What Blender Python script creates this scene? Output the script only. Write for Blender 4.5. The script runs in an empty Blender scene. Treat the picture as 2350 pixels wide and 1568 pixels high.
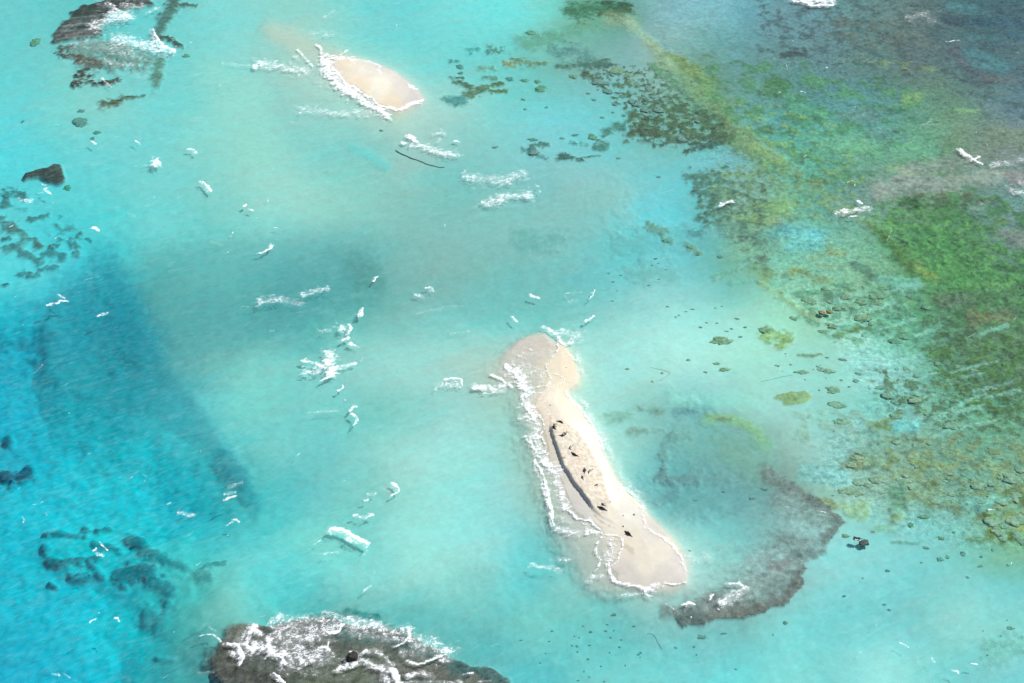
import bpy, bmesh, math, random
import numpy as np
from mathutils import Vector, Matrix

S = bpy.context.scene
COL = S.collection
random.seed(7)

# ------------------------------------------------------------------ camera, sky, sun, exposure
PITCH = math.radians(42.0); CAMH = 232.0; LENS = 50.0
cam_data = bpy.data.cameras.new("camera"); cam_data.lens = LENS; cam_data.sensor_width = 36.0
cam_data.clip_start = 1.0; cam_data.clip_end = 20000.0
cam = bpy.data.objects.new("camera", cam_data); COL.objects.link(cam)
cam.location = (0, 0, CAMH); cam.rotation_euler = (math.radians(90) - PITCH, 0, 0)
S.camera = cam
SUN_EL = math.radians(48.0); SUN_AZ = math.radians(62.0)      # azimuth from +Y towards +X
world = bpy.data.worlds.new("World"); S.world = world; world.use_nodes = True
wn = world.node_tree.nodes; wl = world.node_tree.links
sky = wn.new("ShaderNodeTexSky"); sky.sky_type = 'NISHITA'; sky.sun_disc = False
sky.sun_elevation = SUN_EL; sky.sun_rotation = SUN_AZ; sky.air_density = 1.0; sky.dust_density = 1.2
wl.new(sky.outputs[0], wn["Background"].inputs[0]); wn["Background"].inputs[1].default_value = 0.10
sun_d = bpy.data.lights.new("sun", 'SUN'); sun_d.energy = 4.7; sun_d.angle = math.radians(0.5); sun_d.color = (1.0, 0.965, 0.91)
sun = bpy.data.objects.new("sun", sun_d); COL.objects.link(sun)
sdir = Vector((math.cos(SUN_EL) * math.sin(SUN_AZ), math.cos(SUN_EL) * math.cos(SUN_AZ), math.sin(SUN_EL)))
sun.rotation_euler = (-sdir).to_track_quat('-Z', 'Y').to_euler(); sun.location = (0, 200, 400)
S.view_settings.view_transform = 'Standard'; S.view_settings.look = 'None'
S.view_settings.exposure = 0.27; S.view_settings.gamma = 1.0
S.cycles.transparent_max_bounces = 12

# ------------------------------------------------------------------ map <-> ground
KPX = 36.0 / LENS / 2350.0            # the survey map is the water plane, gridded 2350 x 1568
CP, SP = math.cos(PITCH), math.sin(PITCH)
def to_ground(u, v, z=0.0):
    X = (np.asarray(u, float) - 1175.0) * KPX; Y = (784.0 - np.asarray(v, float)) * KPX
    t = (CAMH - z) / (SP - Y * CP)
    return t * X, t * (CP + Y * SP)
def to_map(x, y):
    f = y * CP + CAMH * SP; up = y * SP - CAMH * CP
    return 1175.0 + x / f / KPX, 784.0 - up / f / KPX
def gp(u, v, z=0.0):
    a, b = to_ground(u, v, z); return Vector((float(a), float(b), z))
def Q(c, r, pts):                     # survey sheet (column, row), four units to one map unit
    return [(c * 587.5 + x / 4.0, r * 391.67 + y / 4.0) for x, y in pts]
def F(x, y): return (x / 1.634, y / 1.634)

# ------------------------------------------------------------------ noise
rng = np.random.RandomState(11)
PERM = np.concatenate([rng.permutation(256)] * 3).astype(np.int32)
GA = rng.rand(256) * 2 * np.pi
GX, GY = np.cos(GA).astype(np.float32), np.sin(GA).astype(np.float32)
def perlin(x, y, seed=0):
    x = np.asarray(x, np.float32) + seed * 17.31; y = np.asarray(y, np.float32) + seed * 9.77
    xf = np.floor(x); yf = np.floor(y)
    xi = xf.astype(np.int32) & 255; yi = yf.astype(np.int32) & 255
    fx = x - xf; fy = y - yf
    u = fx * fx * fx * (fx * (fx * 6 - 15) + 10); v = fy * fy * fy * (fy * (fy * 6 - 15) + 10)
    def g(ix, iy, dx, dy):
        h = PERM[PERM[ix & 255] + (iy & 255)]
        return GX[h] * dx + GY[h] * dy
    a = g(xi, yi, fx, fy); b = g(xi + 1, yi, fx - 1, fy)
    c = g(xi, yi + 1, fx, fy - 1); d = g(xi + 1, yi + 1, fx - 1, fy - 1)
    return ((a + u * (b - a)) * (1 - v) + (c + u * (d - c)) * v) * 1.5
def fbm(x, y, octv=4, seed=0, gain=0.5):
    s = 0.0; a = 1.0; t = 0.0
    for i in range(octv):
        s = s + a * perlin(x, y, seed + i * 3); t += a; a *= gain; x = x * 2.03; y = y * 2.03
    return s / t * 1.4
def sstep(a, b, x):
    t = np.clip((x - a) / (b - a), 0, 1); return t * t * (3 - 2 * t)
def seg_dist(u, v, pts, w0=1.0, w1=None):
    """distance to a polyline divided by its local half width"""
    if w1 is None: w1 = w0
    best = np.full(np.shape(u), 1e9, np.float32); n = max(1, len(pts) - 1)
    if len(pts) == 1: return np.hypot(u - pts[0][0], v - pts[0][1]) / (w0 / 2)
    for i in range(n):
        (x0, y0), (x1, y1) = pts[i], pts[i + 1]
        dx, dy = x1 - x0, y1 - y0; L = dx * dx + dy * dy + 1e-9
        t = np.clip(((u - x0) * dx + (v - y0) * dy) / L, 0, 1)
        w = w0 + (w1 - w0) * (i + t) / n
        best = np.minimum(best, np.hypot(u - x0 - t * dx, v - y0 - t * dy) / (w / 2))
    return best
def poly_sdf(u, v, pts):              # negative inside
    d = np.full(np.shape(u), 1e18); s = np.zeros(np.shape(u), bool); n = len(pts)
    for i in range(n):
        (x0, y0), (x1, y1) = pts[i], pts[(i + 1) % n]
        dx, dy = x1 - x0, y1 - y0; L = dx * dx + dy * dy + 1e-9
        t = np.clip(((u - x0) * dx + (v - y0) * dy) / L, 0, 1)
        d = np.minimum(d, (u - x0 - t * dx) ** 2 + (v - y0 - t * dy) ** 2)
        c = ((y0 > v) != (y1 > v)) & (u < (x1 - x0) * (v - y0) / (y1 - y0 + 1e-12) + x0)
        s ^= c
    d = np.sqrt(d); return np.where(s, -d, d)
def lin(c):
    c = np.asarray(c, float) / 255.0
    return np.where(c <= 0.04045, c / 12.92, ((c + 0.055) / 1.055) ** 2.4)

# ------------------------------------------------------------------ water optics
ABS = np.array([0.30, 0.030, 0.012])                 # absorption per metre
KL = np.array([1.44, 1.37, 1.36]); KS = np.array([1.45, 1.42, 1.47])                    # how bright a white level surface comes out
REFL = np.array([0.012, 0.018, 0.024])
SAND = np.array([0.68, 0.62, 0.53])
SUNP = 1.0 / math.sin(SUN_EL) + 0.05
def path_of(x, y):
    return SUNP + np.sqrt(x * x + y * y + CAMH ** 2) / CAMH
def depth_of(tl, path):
    q = np.log(np.maximum(tl[..., 0], 1e-3) / np.maximum(tl[..., 1], 1e-3))
    d = (math.log(SAND[0] / SAND[1]) - q) / ((ABS[0] - ABS[1]) * path)
    return np.clip(d, 0.12, 6.5)
def albedo_of(tl, d, path):
    a = np.maximum(tl - REFL, 0.002) / KL * np.exp(ABS * (path * d)[..., None])
    return np.clip(a, 0.012, 0.82)

# ------------------------------------------------------------------ survey of bottom tones (24 x 16)
def T(*rows): return rows
TAB = np.zeros((16, 24, 3))
def block(c, r, txt):
    vals = [tuple(int(h[i:i + 2], 16) for i in (0, 2, 4)) for h in txt.split()]
    for k, val in enumerate(vals): TAB[r * 4 + k // 6, c * 6 + k % 6] = val
block(0,0,"70D8D4 69D2CD 64CDC8 69D4D0 78D6CE 82DAD2  6EDAD6 76D8D0 73D0CA 73D2CC 76D4CE 87DAD0  69DAD8 7DDAD0 82D6CC 73D4CE 7DD8CE 91DACD  5AD8DA 64D6D4 6ED4D0 73D4CE 7DD6CC 8CD8CB")
block(1,0,"8CD6CA 8CD4C8 73D4CE 69D4D0 6EDAD4 64DCD6  96D2C6 A0D4C6 82D4CA 78D4CD 6ED2CC 69CEC8  86D0C6 90D0C6 96D4C8 98D6CA 92D4CA 78D0C8  87D0C4 73CAC4 73C6C0 8CC8C0 82C4BE 7DC8C3")
block(2,0,"6EDAD0 6EB9A5 6EA596 82B2B2 7DB4B4 6EA5A8  69C3B9 78B4AA 7DB4B2 8CB4A5 699682 69968C  6ED2D0 6ECDCD 6EC8C3 6EAFA0 699B7D 699B87  7DC8C8 73C8CA 6EC3C3 6EBEBC 64C3C8 6EAFA0")
block(3,0,"6E9696 69918C 698C82 647D78 466E73 416973  648C7D 698C82 648778 647D78 55787D 50737D  5A9678 5F9B82 5F968C 64967D 699178 5F8287  64A582 69AA82 69A07D 6EA587 739178 788C82")
block(0,1,"55D2D4 5AD4D4 64D4D0 73D4CD 78D2CA 87D4C8  55D0D4 46C8CE 4BD0D2 64D2CE 69CDC6 73CDC4  4BCED4 46C0CA 32AFBC 50AFAF 5FB9B4 64BEB6  19A5B9 1E96AA 1E96A5 4BA5A8 55A5A5 5AACAA")
block(1,1,"91D7CB 87D0C4 7DC8BE 82C3B9 73C3BC 82C8C0  78CDC6 78C3BC 73BEB9 7DC0B8 87BEB6 82C3BC  5AAAAA 55A5A5 64ACA8 78B4AE 7DB6B0 78B9B2  55A5A5 5FB4AF 6EBEB6 82C3BC 7DC8C0 78CDC6")
block(2,1,"78C6C3 87C3C0 7DC6C6 64CDD2 69BEB9 7DA58C  87C6C0 7DC3BE 64C8C8 69D0D2 69BEBC 78AA8C  73BEB9 6EBEBC 73C8C6 7DCDCA 73C3BE 73B9AF  78C8C0 82D0C8 91DCD4 96E4DC 96E4DA 96DECD")
block(3,1,"6EAA87 5F967D 789687 739173 5F8269 699187  69AFA5 6EB4A5 69A587 55915F 558C5A 698C7D  73C3B4 73B4A5 7DAF91 5F9669 5A965A 558C5F  96E1D2 87CDB9 78C3AA 5FA07D 5F8C69 649169")
block(0,2,"0AA0B4 2DA0AF 2391A0 3296A0 5FAFAF 78C8BE  0AA8BE 1EA5B4 289BAA 32A0AA 4BB4B6 6ED2C8  0AA5B9 14AFC0 19A8B6 23AFB9 3CB4B6 5AC3C0  19B4C6 14B2C6 14B2C3 14B2C0 1EAFBC 3CB4B6")
block(1,2,"78CDC3 7DD0C8 8CD4CA 96DACE 9BD7CB AAD2C3  73CAC3 78D0C8 78C8BE 87CDC3 96D7CD A0D2C4  6ECDC6 6EC8C3 87D4CA 96DCD0 9BE1D5 96DCD2  50C3C3 6ECAC6 7DCDC3 96DACD 96E1D5 96DED4")
block(2,2,"A0DCD0 A0E0D4 96E4DC 9BE8DE A0E6DA 9BE1D0  A0DCD0 A0E0D2 96DCD2 87C3B9 78BEC0 91CDBE  96D8CC A0DCD0 96D8CC 7DC3BE 73AAA8 78A5A0  A0D7CD A0D8CC 90D0C8 6EB4B4 6EAFAF 7DAFAC")
block(3,2,"96DCCD 91D7C8 96DCCD 73B4A0 5F9678 5A8764  96D7CD 8CD2C3 78C3B4 78B4A0 69A587 64A082  91BEAF 8CC8BE 82B4A0 7DAA91 6EA087 73A587  789691 91C3AF 8CBEAA 82AF96 78AA96 78AF96")
block(0,3,"14B6CA 2DB9C6 23B4C3 32B9C0 37C3C8 55C6C6  14B6CA 0FB2C8 23B9C8 3CB9BE 4BC3BE 6ECDC3  05ACC6 0AB2CA 19BCCD 28B4BC 55B4AF 73C3B9  00AAC6 0AAFC8 0FB6CA 32B4BC 46A5A5 50A8A5")
block(1,3,"69DAD2 7DDACD 7DD4CA 9BE1D4 A0E1D4 9BDCD2  55CDCD 6ED7D0 82D7CD 96DACD 9BD7C8 91CDC3  5ABEB9 5AB4AF 5FAAA5 64B9B4 73C3BC 6EBEB9  5AAAA5 5AAAA5 5AAAA5 64AFAA 64AFAA 64B9B9")
block(2,3,"78D2CD 90D2C8 96D4CC 9CD8CC 82C8C3 78C3BE  6ECDC8 90D0C6 98D6CA A0D8CC 96D2C8 8CB8B2  78CDC3 6EC8C1 6EC3BE 82C3BE 80B8B4 80B0AC  5FC3C3 6ECAC6 70CDC8 73CDC8 6ECDCB 6ED0CD")
block(3,3,"88B8B4 8CD7D0 82D4CD 7DD0C8 78C3B4 7DB48C  8CB9B4 82D2CD 80D2CD 78CDC8 7DCDC6 73C8C3  7DCDC8 73CDCA 73CDCA 78CDC8 8CD7CD 82D2C8  7DD4CD 78D2CD 91E1DA 82D7D0 78D0CA 78D0CD")
def bsp(t):
    t2, t3 = t * t, t * t * t
    return [(1 - 3 * t + 3 * t2 - t3) / 6, (4 - 6 * t2 + 3 * t3) / 6, (1 + 3 * t + 3 * t2 - 3 * t3) / 6, t3 / 6]
def table_raw(u, v):
    a = u / (2350 / 24.0) - 0.5; b = v / (1568 / 16.0) - 0.5
    i0 = np.floor(a).astype(int); j0 = np.floor(b).astype(int)
    wa, wb = bsp(a - i0), bsp(b - j0); out = 0
    for m in range(4):
        for n in range(4):
            out = out + TAB[np.clip(j0 + m - 1, 0, 15), np.clip(i0 + n - 1, 0, 23)] * (wa[n] * wb[m])[..., None]
    k = np.clip((out[..., 1:2] - 170) / 50, 0, 1)
    return out + k * np.clip((out[..., 0:1] - 50) / 55, 0, 1) * np.array([7.0, -6.0, -3.0])
for _u, _v, _r, _g, _b, _s in [(214,1071,-8,13,13,100),(86,1440,-10,8,4,150),(60,1200,-2,4,5,110),(300,905,5,9,7,110),(1820,310,0,4,18,150),(2030,90,-8,-8,-5,150),(1045,1297,-14,0,3,140),(820,340,13,6,3,150),(1120,75,7,1,0,150),(40,70,-6,-10,-10,130),(1735,1450,0,9,8,120),(1390,380,7,3,0,120),(1490,790,8,-3,-6,90),(250,1250,-4,4,3,120),(60,1300,0,-7,-7,90),(150,1150,-3,-4,-7,90),(200,850,-12,-8,-8,80),(50,850,-5,10,10,90),(400,1000,0,8,12,90),(1850,620,14,5,-15,100),(1600,350,12,-3,-14,60),(2250,100,6,0,-7,150)]:
    _d = ((np.arange(24)[None, :] + .5) * 97.9 - _u) ** 2 + ((np.arange(16)[:, None] + .5) * 98 - _v) ** 2
    TAB = np.clip(TAB + np.exp(-_d / (2 * _s * _s))[..., None] * 1.1 * np.array([_r, _g, _b]), 1, 250)
_tab = TAB.copy(); _gu, _gv = np.meshgrid((np.arange(24) + .5) * 2350 / 24, (np.arange(16) + .5) * 1568 / 16)
for _ in range(4): TAB = TAB + .8 * (_tab + (_tab[..., 1:2] > 0) * np.clip((_tab[..., 1:2] - 170) / 50, 0, 1) * np.clip((_tab[..., 0:1] - 50) / 55, 0, 1) * np.array([7.0, -6.0, -3.0]) - table_raw(_gu, _gv))
table = table_raw

# ------------------------------------------------------------------ ground grid
def axis(segs):
    out = []
    for a, b, s in segs: out.append(np.arange(a, b, s))
    return np.concatenate(out)
def grow(a, end, s):
    out = [a]
    while abs(out[-1]) < abs(end) and len(out) < 60:
        out.append(out[-1] + s); s *= 1.35
    return np.array(out[1:])
xi0, _ = to_ground(1120, 980); xi1, _ = to_ground(1620, 1120)
xs = axis([(-196, -8, .40), (-8, 44, .24), (44, 196, .40)])
xs = np.concatenate([grow(xs[0], -4000, -.6)[::-1], xs, grow(xs[-1], 4000, .6)])
ys = axis([(146, 182, .38), (182, 268, .27), (268, 445, .45)])
ys = np.concatenate([grow(ys[0], -300, -.6)[::-1], ys, grow(ys[-1], 6500, .8)])
GXX, GYY = np.meshgrid(xs, ys)
U, V = to_map(GXX, np.maximum(GYY, 60)); U = np.clip(U, -400, 2750); V = np.clip(V, -300, 1900)
PATH = path_of(GXX, GYY)
n1 = fbm(GXX / 14, GYY / 14, 4, 1); n2 = fbm(GXX / 14, GYY / 14, 4, 21)
n3 = fbm(GXX / 3.2, GYY / 3.2, 3, 41); n4 = fbm(GXX / 3.2, GYY / 3.2, 3, 61)
n5 = fbm(GXX / 1.1, GYY / 1.1, 2, 81)
UW = U + n1 * 34 + n3 * 5; VW = V + n2 * 26 + n4 * 4
tg = lin(table(UW, VW))
D = depth_of(tg, PATH)
A = albedo_of(tg, D, PATH)
# wind streaks and slow mottling of the sandy bottom
ca, sa = math.cos(math.radians(28)), math.sin(math.radians(28))
XR = GXX * ca + GYY * sa; YR = -GXX * sa + GYY * ca
streak = fbm(XR / 26, YR / 4.5, 4, 101)
D = np.maximum(D * (1 + 0.13 * streak + 0.05 * n3), 0.08)
A *= (1 + 0.05 * n3 + 0.03 * n5 + 0.05 * streak)[..., None]
ROUGH = np.full(U.shape, 0.06)
OID = np.zeros(U.shape, np.int16)             # which object owns the ground
OWN = {}                                      # key -> id
def own(key):
    if key and key not in OWN: OWN[key] = len(OWN) + 1
    return OWN.get(key, 0)
def window(pts, pad):
    us = [p[0] for p in pts]; vs = [p[1] for p in pts]
    rows = np.where((V[:, 0] > min(vs) - pad) & (V[:, 0] < max(vs) + pad))[0]
    if len(rows) == 0: return None
    r0, r1 = rows[0], rows[-1] + 1
    cols = np.where(((U[r0:r1] > min(us) - pad) & (U[r0:r1] < max(us) + pad)).any(axis=0))[0]
    if len(cols) == 0: return None
    return slice(r0, r1), slice(cols[0], cols[-1] + 1)
def apply(sl, m, col, depth, rough, key):
    d = D[sl]; df = np.full(d.shape, depth) if depth is not None else d * 0.82
    af = albedo_of(np.broadcast_to(lin(col), d.shape + (3,)), df, PATH[sl])
    nn = n3[sl] * 0.5 + n5[sl] * 0.5
    af = np.clip(af * (1 + rough * (0.55 * nn + .30 * n2[sl] + .22 * n4[sl]))[..., None], .01, .85)
    A[sl] += (af - A[sl]) * m[..., None]; D[sl] += (df - d) * m
    ROUGH[sl] += (rough - ROUGH[sl]) * m
    if key:
        o = OID[sl]; o[m > 0.5] = own(key); OID[sl] = o
def st(c, r, pts, w, col, soft=0.5, depth=None, rough=0.5, key=None, jag=1.0, k=1.0):
    """soft-edged patch of bottom along a polyline; w in sheet units"""
    P = Q(c, r, pts) if c is not None else pts
    w = w / 4.0 if c is not None else w
    sl = window(P, w * 0.8 + 20)
    if sl is None: return
    fw = 1.0 if w > 16 else 2.2
    wob = (n3[sl] * 0.34 + n4[sl] * 0.22 + n5[sl] * 0.22 * fw) * jag; sh = (n1[sl] * 0.42) * jag
    dd = seg_dist(U[sl], V[sl] * 1.0, P, w) + wob + sh
    m = (1 - sstep(1 - soft, 1 + soft * 0.8, dd)) * k
    apply(sl, m, col, depth, rough, key)
def pg(c, r, pts, col, soft=6, depth=None, rough=0.5, key=None, jag=6, cover=None, size=1.0, k=1.0):
    """polygon patch; with cover it becomes scattered clumps"""
    P = Q(c, r, pts) if c is not None else pts
    sl = window(P, soft * 2 + 25)
    if sl is None: return
    sd = poly_sdf(U[sl], V[sl], P) + n3[sl] * jag + n1[sl] * jag
    m = 1 - sstep(-soft, soft, sd)
    if cover is not None:
        f = fbm(GXX[sl] / (3.0 * size), GYY[sl] / (3.0 * size), 4, int(col[0]) + len(pts), 0.6)
        th = (0.5 - cover) * 1.1
        # towards the border of the patch the clumps thin out
        m = m * sstep(th - 0.10, th + 0.16, f - (1 - m) * 0.5)
    apply(sl, m * k, col, depth, rough, key)
def spots(c, r, lst, col, soft=0.5, rough=0.6):
    for x, y, rx, ry in lst:
        (u, v), = Q(c, r, [(x, y)]); rx /= 4.; ry /= 4.
        sl = window([(u, v)], max(rx, ry) * 2 + 4)
        if sl is None: continue
        dd = np.hypot((U[sl] - u) / rx, (V[sl] - v) / ry) + n5[sl] * 0.35 + n3[sl] * .25
        apply(sl, 1 - sstep(1 - soft, 1 + soft, dd), col, None, rough, None)
HEADS = []                                     # coral clumps / rocks that get a mesh of their own
def heads(c, r, lst, kind, where):
    for x, y, rx, ry in lst:
        (u, v), = Q(c, r, [(x, y)]); HEADS.append((u, v, rx / 4., ry / 4., kind, where))
G1, G2, G3 = (62, 98, 78), (84, 148, 88), (128, 158, 98)

# --- sheet (0,0): broken reef with surf, upper left
KA = 'reef_north_west'
pg(0,0,[(560,390),(1000,330),(1400,480),(1500,560),(1300,640),(1000,650),(700,570)],(118,160,150),10,.7,.6,None,8,.75,1.2)
pg(0,0,[(640,80),(740,20),(870,0),(1050,-60),(1340,-60),(1420,20),(1250,50),(1000,80),(960,160),(870,240),(940,290),(780,310),(600,350),(500,340),(470,290),(500,230),(560,180),(640,140)],(66,74,66),5,.8,.9,KA,5)
for p, w, c in [([(550,480),(650,495),(800,520),(900,560)],44,(100,98,88)),([(560,420),(640,410)],45,(100,110,98)),([(690,540),(800,560),(930,590)],34,(92,92,78)),
      ([(720,640),(800,610)],40,(72,74,66)),([(690,665),(850,680)],34,(66,66,58)),([(670,745),(790,720),(880,745),(1080,705)],56,(68,68,56)),
      ([(930,930),(1040,915),(1110,880)],74,(84,100,76)),([(1100,880),(1330,850)],26,(96,130,108)),([(500,340),(600,310),(900,270)],50,(84,84,76))]:
    st(0,0,p,w,c,.65,.8,.9,KA,2.0)
for yy, x0, x1 in ((150,560,900),(215,520,860),(262,500,980),(330,520,900),(395,600,1050),(440,640,1250),(505,760,1300),(590,760,1200)):
    st(0,0,[(x0,yy+10),((x0+x1)/2,yy-8),(x1,yy-26)],13,(118,148,140),.9,None,.6,None,2.5,.6)
st(0,0,[(1600,-20),(1520,120),(1450,270)],100,(84,132,122),.8,.9,.7,None,1.6)
st(0,0,[(1500,310),(1580,340),(1660,400)],34,(76,96,76),.6,.8,.7,None,2)
st(0,0,[(1450,540),(1430,780)],90,(98,148,132),.9,1.0,.7,None,2)
st(0,0,[(1500,10),(1800,20)],26,(84,120,108),.7,.9,.7,None,2)
heads(0,0,[(320,350,40,26,),(1700,480,30,15)],'olive','in the open turquoise water beside the broken reef')
heads(0,0,[(505,450,18,9),(740,990,36,14),(735,1090,68,36),(880,1180,32,14),(840,1235,18,13),(195,1075,14,11)],'dark','on the sand below the broken reef')
# --- left edge clusters
KB = 'reef_west'
pg(0,1,[(200,25),(215,-12),(340,-48),(430,-62),(490,-100),(545,-94),(562,-40),(592,30),(575,66),(520,86),(430,70),(350,26),(260,38),(215,46)],(66,80,76),3,1.0,.8,KB,1.5)
TW = (58,112,112)
for p, w, c in [([(20,150),(90,130),(200,160)],58,TW),([(30,250)],80,TW),([(15,380)],50,TW),([(260,400),(330,385),(420,345)],38,TW),([(60,470),(150,480),(220,560),(150,600)],96,(74,104,96)),
      ([(300,570),(330,620)],84,(70,96,86)),([(10,570),(90,570)],30,(50,84,84)),([(520,440),(560,480),(640,470)],74,(74,136,134)),([(540,570),(640,560),(730,525)],46,(58,128,130)),
      ([(620,600),(690,620)],52,(62,138,140)),([(440,630),(500,620)],40,(50,92,92)),([(190,690),(260,720),(330,760)],62,(60,128,128)),([(380,710),(440,700),(560,720)],62,(54,124,126)),
      ([(690,685)],50,(66,140,144)),([(340,850),(420,830),(490,820)],26,(48,130,138)),([(170,890),(220,890)],48,(46,124,130)),([(250,910),(340,900)],32,(52,134,140)),([(0,985),(60,975)],18,(30,90,100)),([(540,360)],40,(60,130,130)),
      ([(40,660),(110,640)],60,(70,140,138)),([(440,520)],30,(80,160,160))]:
    st(0,1,p,w * 1.1,c,.75,None,.6,'coral_west' if w > 40 else None,2.0,.85)
heads(0,1,[(605,98,36,20)],'olive','beside the dark reef at the left edge')
# bands of darker teal and blue, from the left to the centre
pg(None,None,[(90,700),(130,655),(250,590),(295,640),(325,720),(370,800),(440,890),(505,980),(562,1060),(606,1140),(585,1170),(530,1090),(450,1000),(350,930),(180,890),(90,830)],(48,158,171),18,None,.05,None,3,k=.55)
pg(None,None,[(330,560),(560,535),(850,550),(875,640),(700,730),(500,800),(420,880),(350,740)],(90,166,166),40,None,.05,None,8,k=.45)
pg(None,None,[(900,430),(1200,400),(1450,440),(1350,560),(1200,620),(900,600)],(122,182,176),50,None,.05,None,8,k=.35)
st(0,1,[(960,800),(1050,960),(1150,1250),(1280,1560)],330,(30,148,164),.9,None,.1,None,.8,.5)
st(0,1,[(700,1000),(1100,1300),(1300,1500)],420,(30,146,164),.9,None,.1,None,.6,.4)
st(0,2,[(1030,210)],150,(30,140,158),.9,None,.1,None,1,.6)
st(0,2,[(2060,1020),(2160,1180),(2250,1320)],170,(44,150,162),.95,None,.1,None,1.6,.5)
st(0,2,[(20,770)],90,(8,116,138),.8,None,.4)
st(0,2,[(0,1085),(120,1080),(215,1040)],120,(14,100,122),.5,None,.6,'coral_west_deep',.9)
st(0,2,[(60,1160)],90,(14,128,150),.9,None,.3)
st(1,1,[(980,860),(1060,960)],240,(84,150,146),.95,None,.1,None,1,.6)
# --- lower left dark coral trails
for p, w, c in [([(740,0)],80,(16,118,130)),([(860,25),(960,5)],44,(24,128,138)),([(350,40),(560,50),(750,85)],40,(36,158,172)),([(830,160),(930,165),(1060,215)],64,(30,146,156)),
      ([(410,315),(560,320),(640,290),(840,300)],74,(14,112,124)),([(780,340),(860,400)],64,(24,140,154)),([(1160,120),(1240,150)],96,(26,122,132)),([(1240,180),(1340,270),(1480,350),(1680,440)],98,(32,132,142)),
      ([(1070,450),(1130,425),(1250,440),(1380,430)],118,(22,116,130)),([(1360,550),(1450,590),(1560,640),(1510,710)],104,(34,136,148)),([(1480,490)],60,(40,150,160)),([(1880,425),(2060,400)],44,(60,150,152)),
      ([(1800,530),(1900,540)],110,(64,150,152)),([(1320,860),(1430,900)],150,(50,150,158)),([(370,180)],80,(26,150,168)),([(400,495),(450,515)],36,(16,136,156)),([(1000,1460)],90,(14,160,178)),
      ([(1400,1240),(1560,1290)],50,(36,160,170)),([(600,440),(900,430)],60,(26,160,174))]:
    st(0,3,p,w * 1.1,c,.85,None,.3,'coral_south_west' if w > 70 and c[1] < 140 else None,1.35,.9)
st(0,3,[(1400,440),(1600,460),(1730,580),(1740,700),(1600,780)],60,(66,200,204),.8,None,.05,None,.8,.3)
st(0,3,[(1830,1150),(1870,1420)],260,(70,152,154),.9,None,.3,None,.8,.7)
# --- surf reef at the bottom
KR = 'reef_south'
st(1,3,[(500,930),(900,885),(1130,905)],80,(60,146,144),.8,None,.5,None,1.6)
st(1,3,[(1130,985),(1260,1010),(1400,1060)],60,(66,142,138),.8,None,.5,None,1.6)
RP = [(1930,1320),(1990,1220),(2040,1130),(2060,1050),(2130,1000),(2350,990),(2500,995),(2700,960),(2950,930),(3150,960),(3300,1010),(3500,1010),(3750,1090),(3900,1170),(4050,1230),(4140,1320),(4300,1390),(4550,1420),(4640,1520),(4720,1700),(2000,1700),(2000,1560),(1950,1450)]
pg(0,3,RP,(106,112,104),10,.8,1.0,KR,7)
st(0,3,[(2000,1320),(2080,1420),(2250,1500),(2600,1560)],230,(80,80,76),.8,.75,1.0,None,1.5,.8)
st(0,3,[(2700,1480),(3000,1500),(3300,1460)],170,(98,106,88),.8,.75,1.0,None,1.5,.7)
st(0,3,[(3050,1060),(3300,1130),(3700,1180),(4000,1300)],120,(96,134,128),.9,.5,.9,None,1.5,.7)
st(0,3,[(4150,1400),(4400,1440),(4600,1530)],120,(58,104,104),.8,.6,.9,None,1.5,.8)
st(0,3,[(3700,1440),(4050,1440)],110,(112,112,104),.7,.75,.9,None,1.5,.8)
# --- north sand spit, cyan bands
st(1,0,[(150,270),(300,330),(500,450),(680,530)],210,(190,206,190),.9,.55,.05,None,.7,.8)
st(1,0,[(880,1330),(1050,1410),(1200,1510)],80,(112,206,202),.9,None,.05,None,.7,.7)
st(0,0,[(1900,600),(2300,900),(2350,1400)],330,(150,214,200),.95,None,.05,None,.8,.5)
TG = (84,132,112)
for p, w, c in [([(1790,530),(1850,530)],40,(82,150,142)),([(1780,682),(1900,686)],20,(72,112,90)),([(1840,730),(1900,750),(1970,775)],48,(82,122,100)),([(1930,855),(2050,800),(2120,765)],64,(98,132,104)),
      ([(2170,750),(2260,742)],34,(86,120,84)),([(2170,812),(2300,806)],34,(90,124,90)),([(1740,885),(1830,915),(1900,900)],70,(84,152,148)),([(2290,545),(2380,560)],44,(146,150,98)),([(1960,430),(2030,420)],60,(90,186,178)),([(2140,440),(2250,430)],60,(96,160,146)),
      ([(2060,600),(2180,590)],50,(110,170,150)),([(2100,680),(2200,690)],40,(104,160,138))]:
    st(1,0,p,w,c,.7,None,.7,None,1.8)
heads(1,0,[(1870,580,34,18),(1880,642,26,12),(1150,1180,18,8),(2190,1325,28,9),(2330,690,34,20)],'dark','on pale sand right of the small islet')
# --- sheet (2,0)
KG = 'green_reef'
pg(2,0,[(50,330),(200,270),(500,230),(700,160),(900,100),(820,220),(600,290),(400,370),(200,430),(80,400)],(104,164,138),14,None,.4,None,10,None,1,.8)
st(2,0,[(560,60),(800,40),(1040,50)],150,(72,128,96),.7,None,.7,KG,1.6)
st(2,0,[(850,10),(1080,30)],70,(58,94,68),.7,None,.8,KG,1.6)
st(2,0,[(800,105),(950,100),(1090,65)],44,(74,102,66),.6,None,.8,KG,1.8)
st(2,0,[(440,460),(600,450),(700,540)],130,(92,146,142),.9,None,.6,None,2,.8)
st(2,0,[(430,580),(700,580),(860,550)],70,(84,128,112),.8,None,.7,None,2)
st(2,0,[(0,510),(100,540),(300,560)],60,(112,150,116),.8,None,.7,None,2)
st(2,0,[(900,150),(1080,180)],120,(136,164,130),.8,None,.8,None,2,.8)
st(2,0,[(1080,230),(1200,310),(1330,430)],96,(152,192,168),.7,None,.5,None,1.6,.85)
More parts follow.
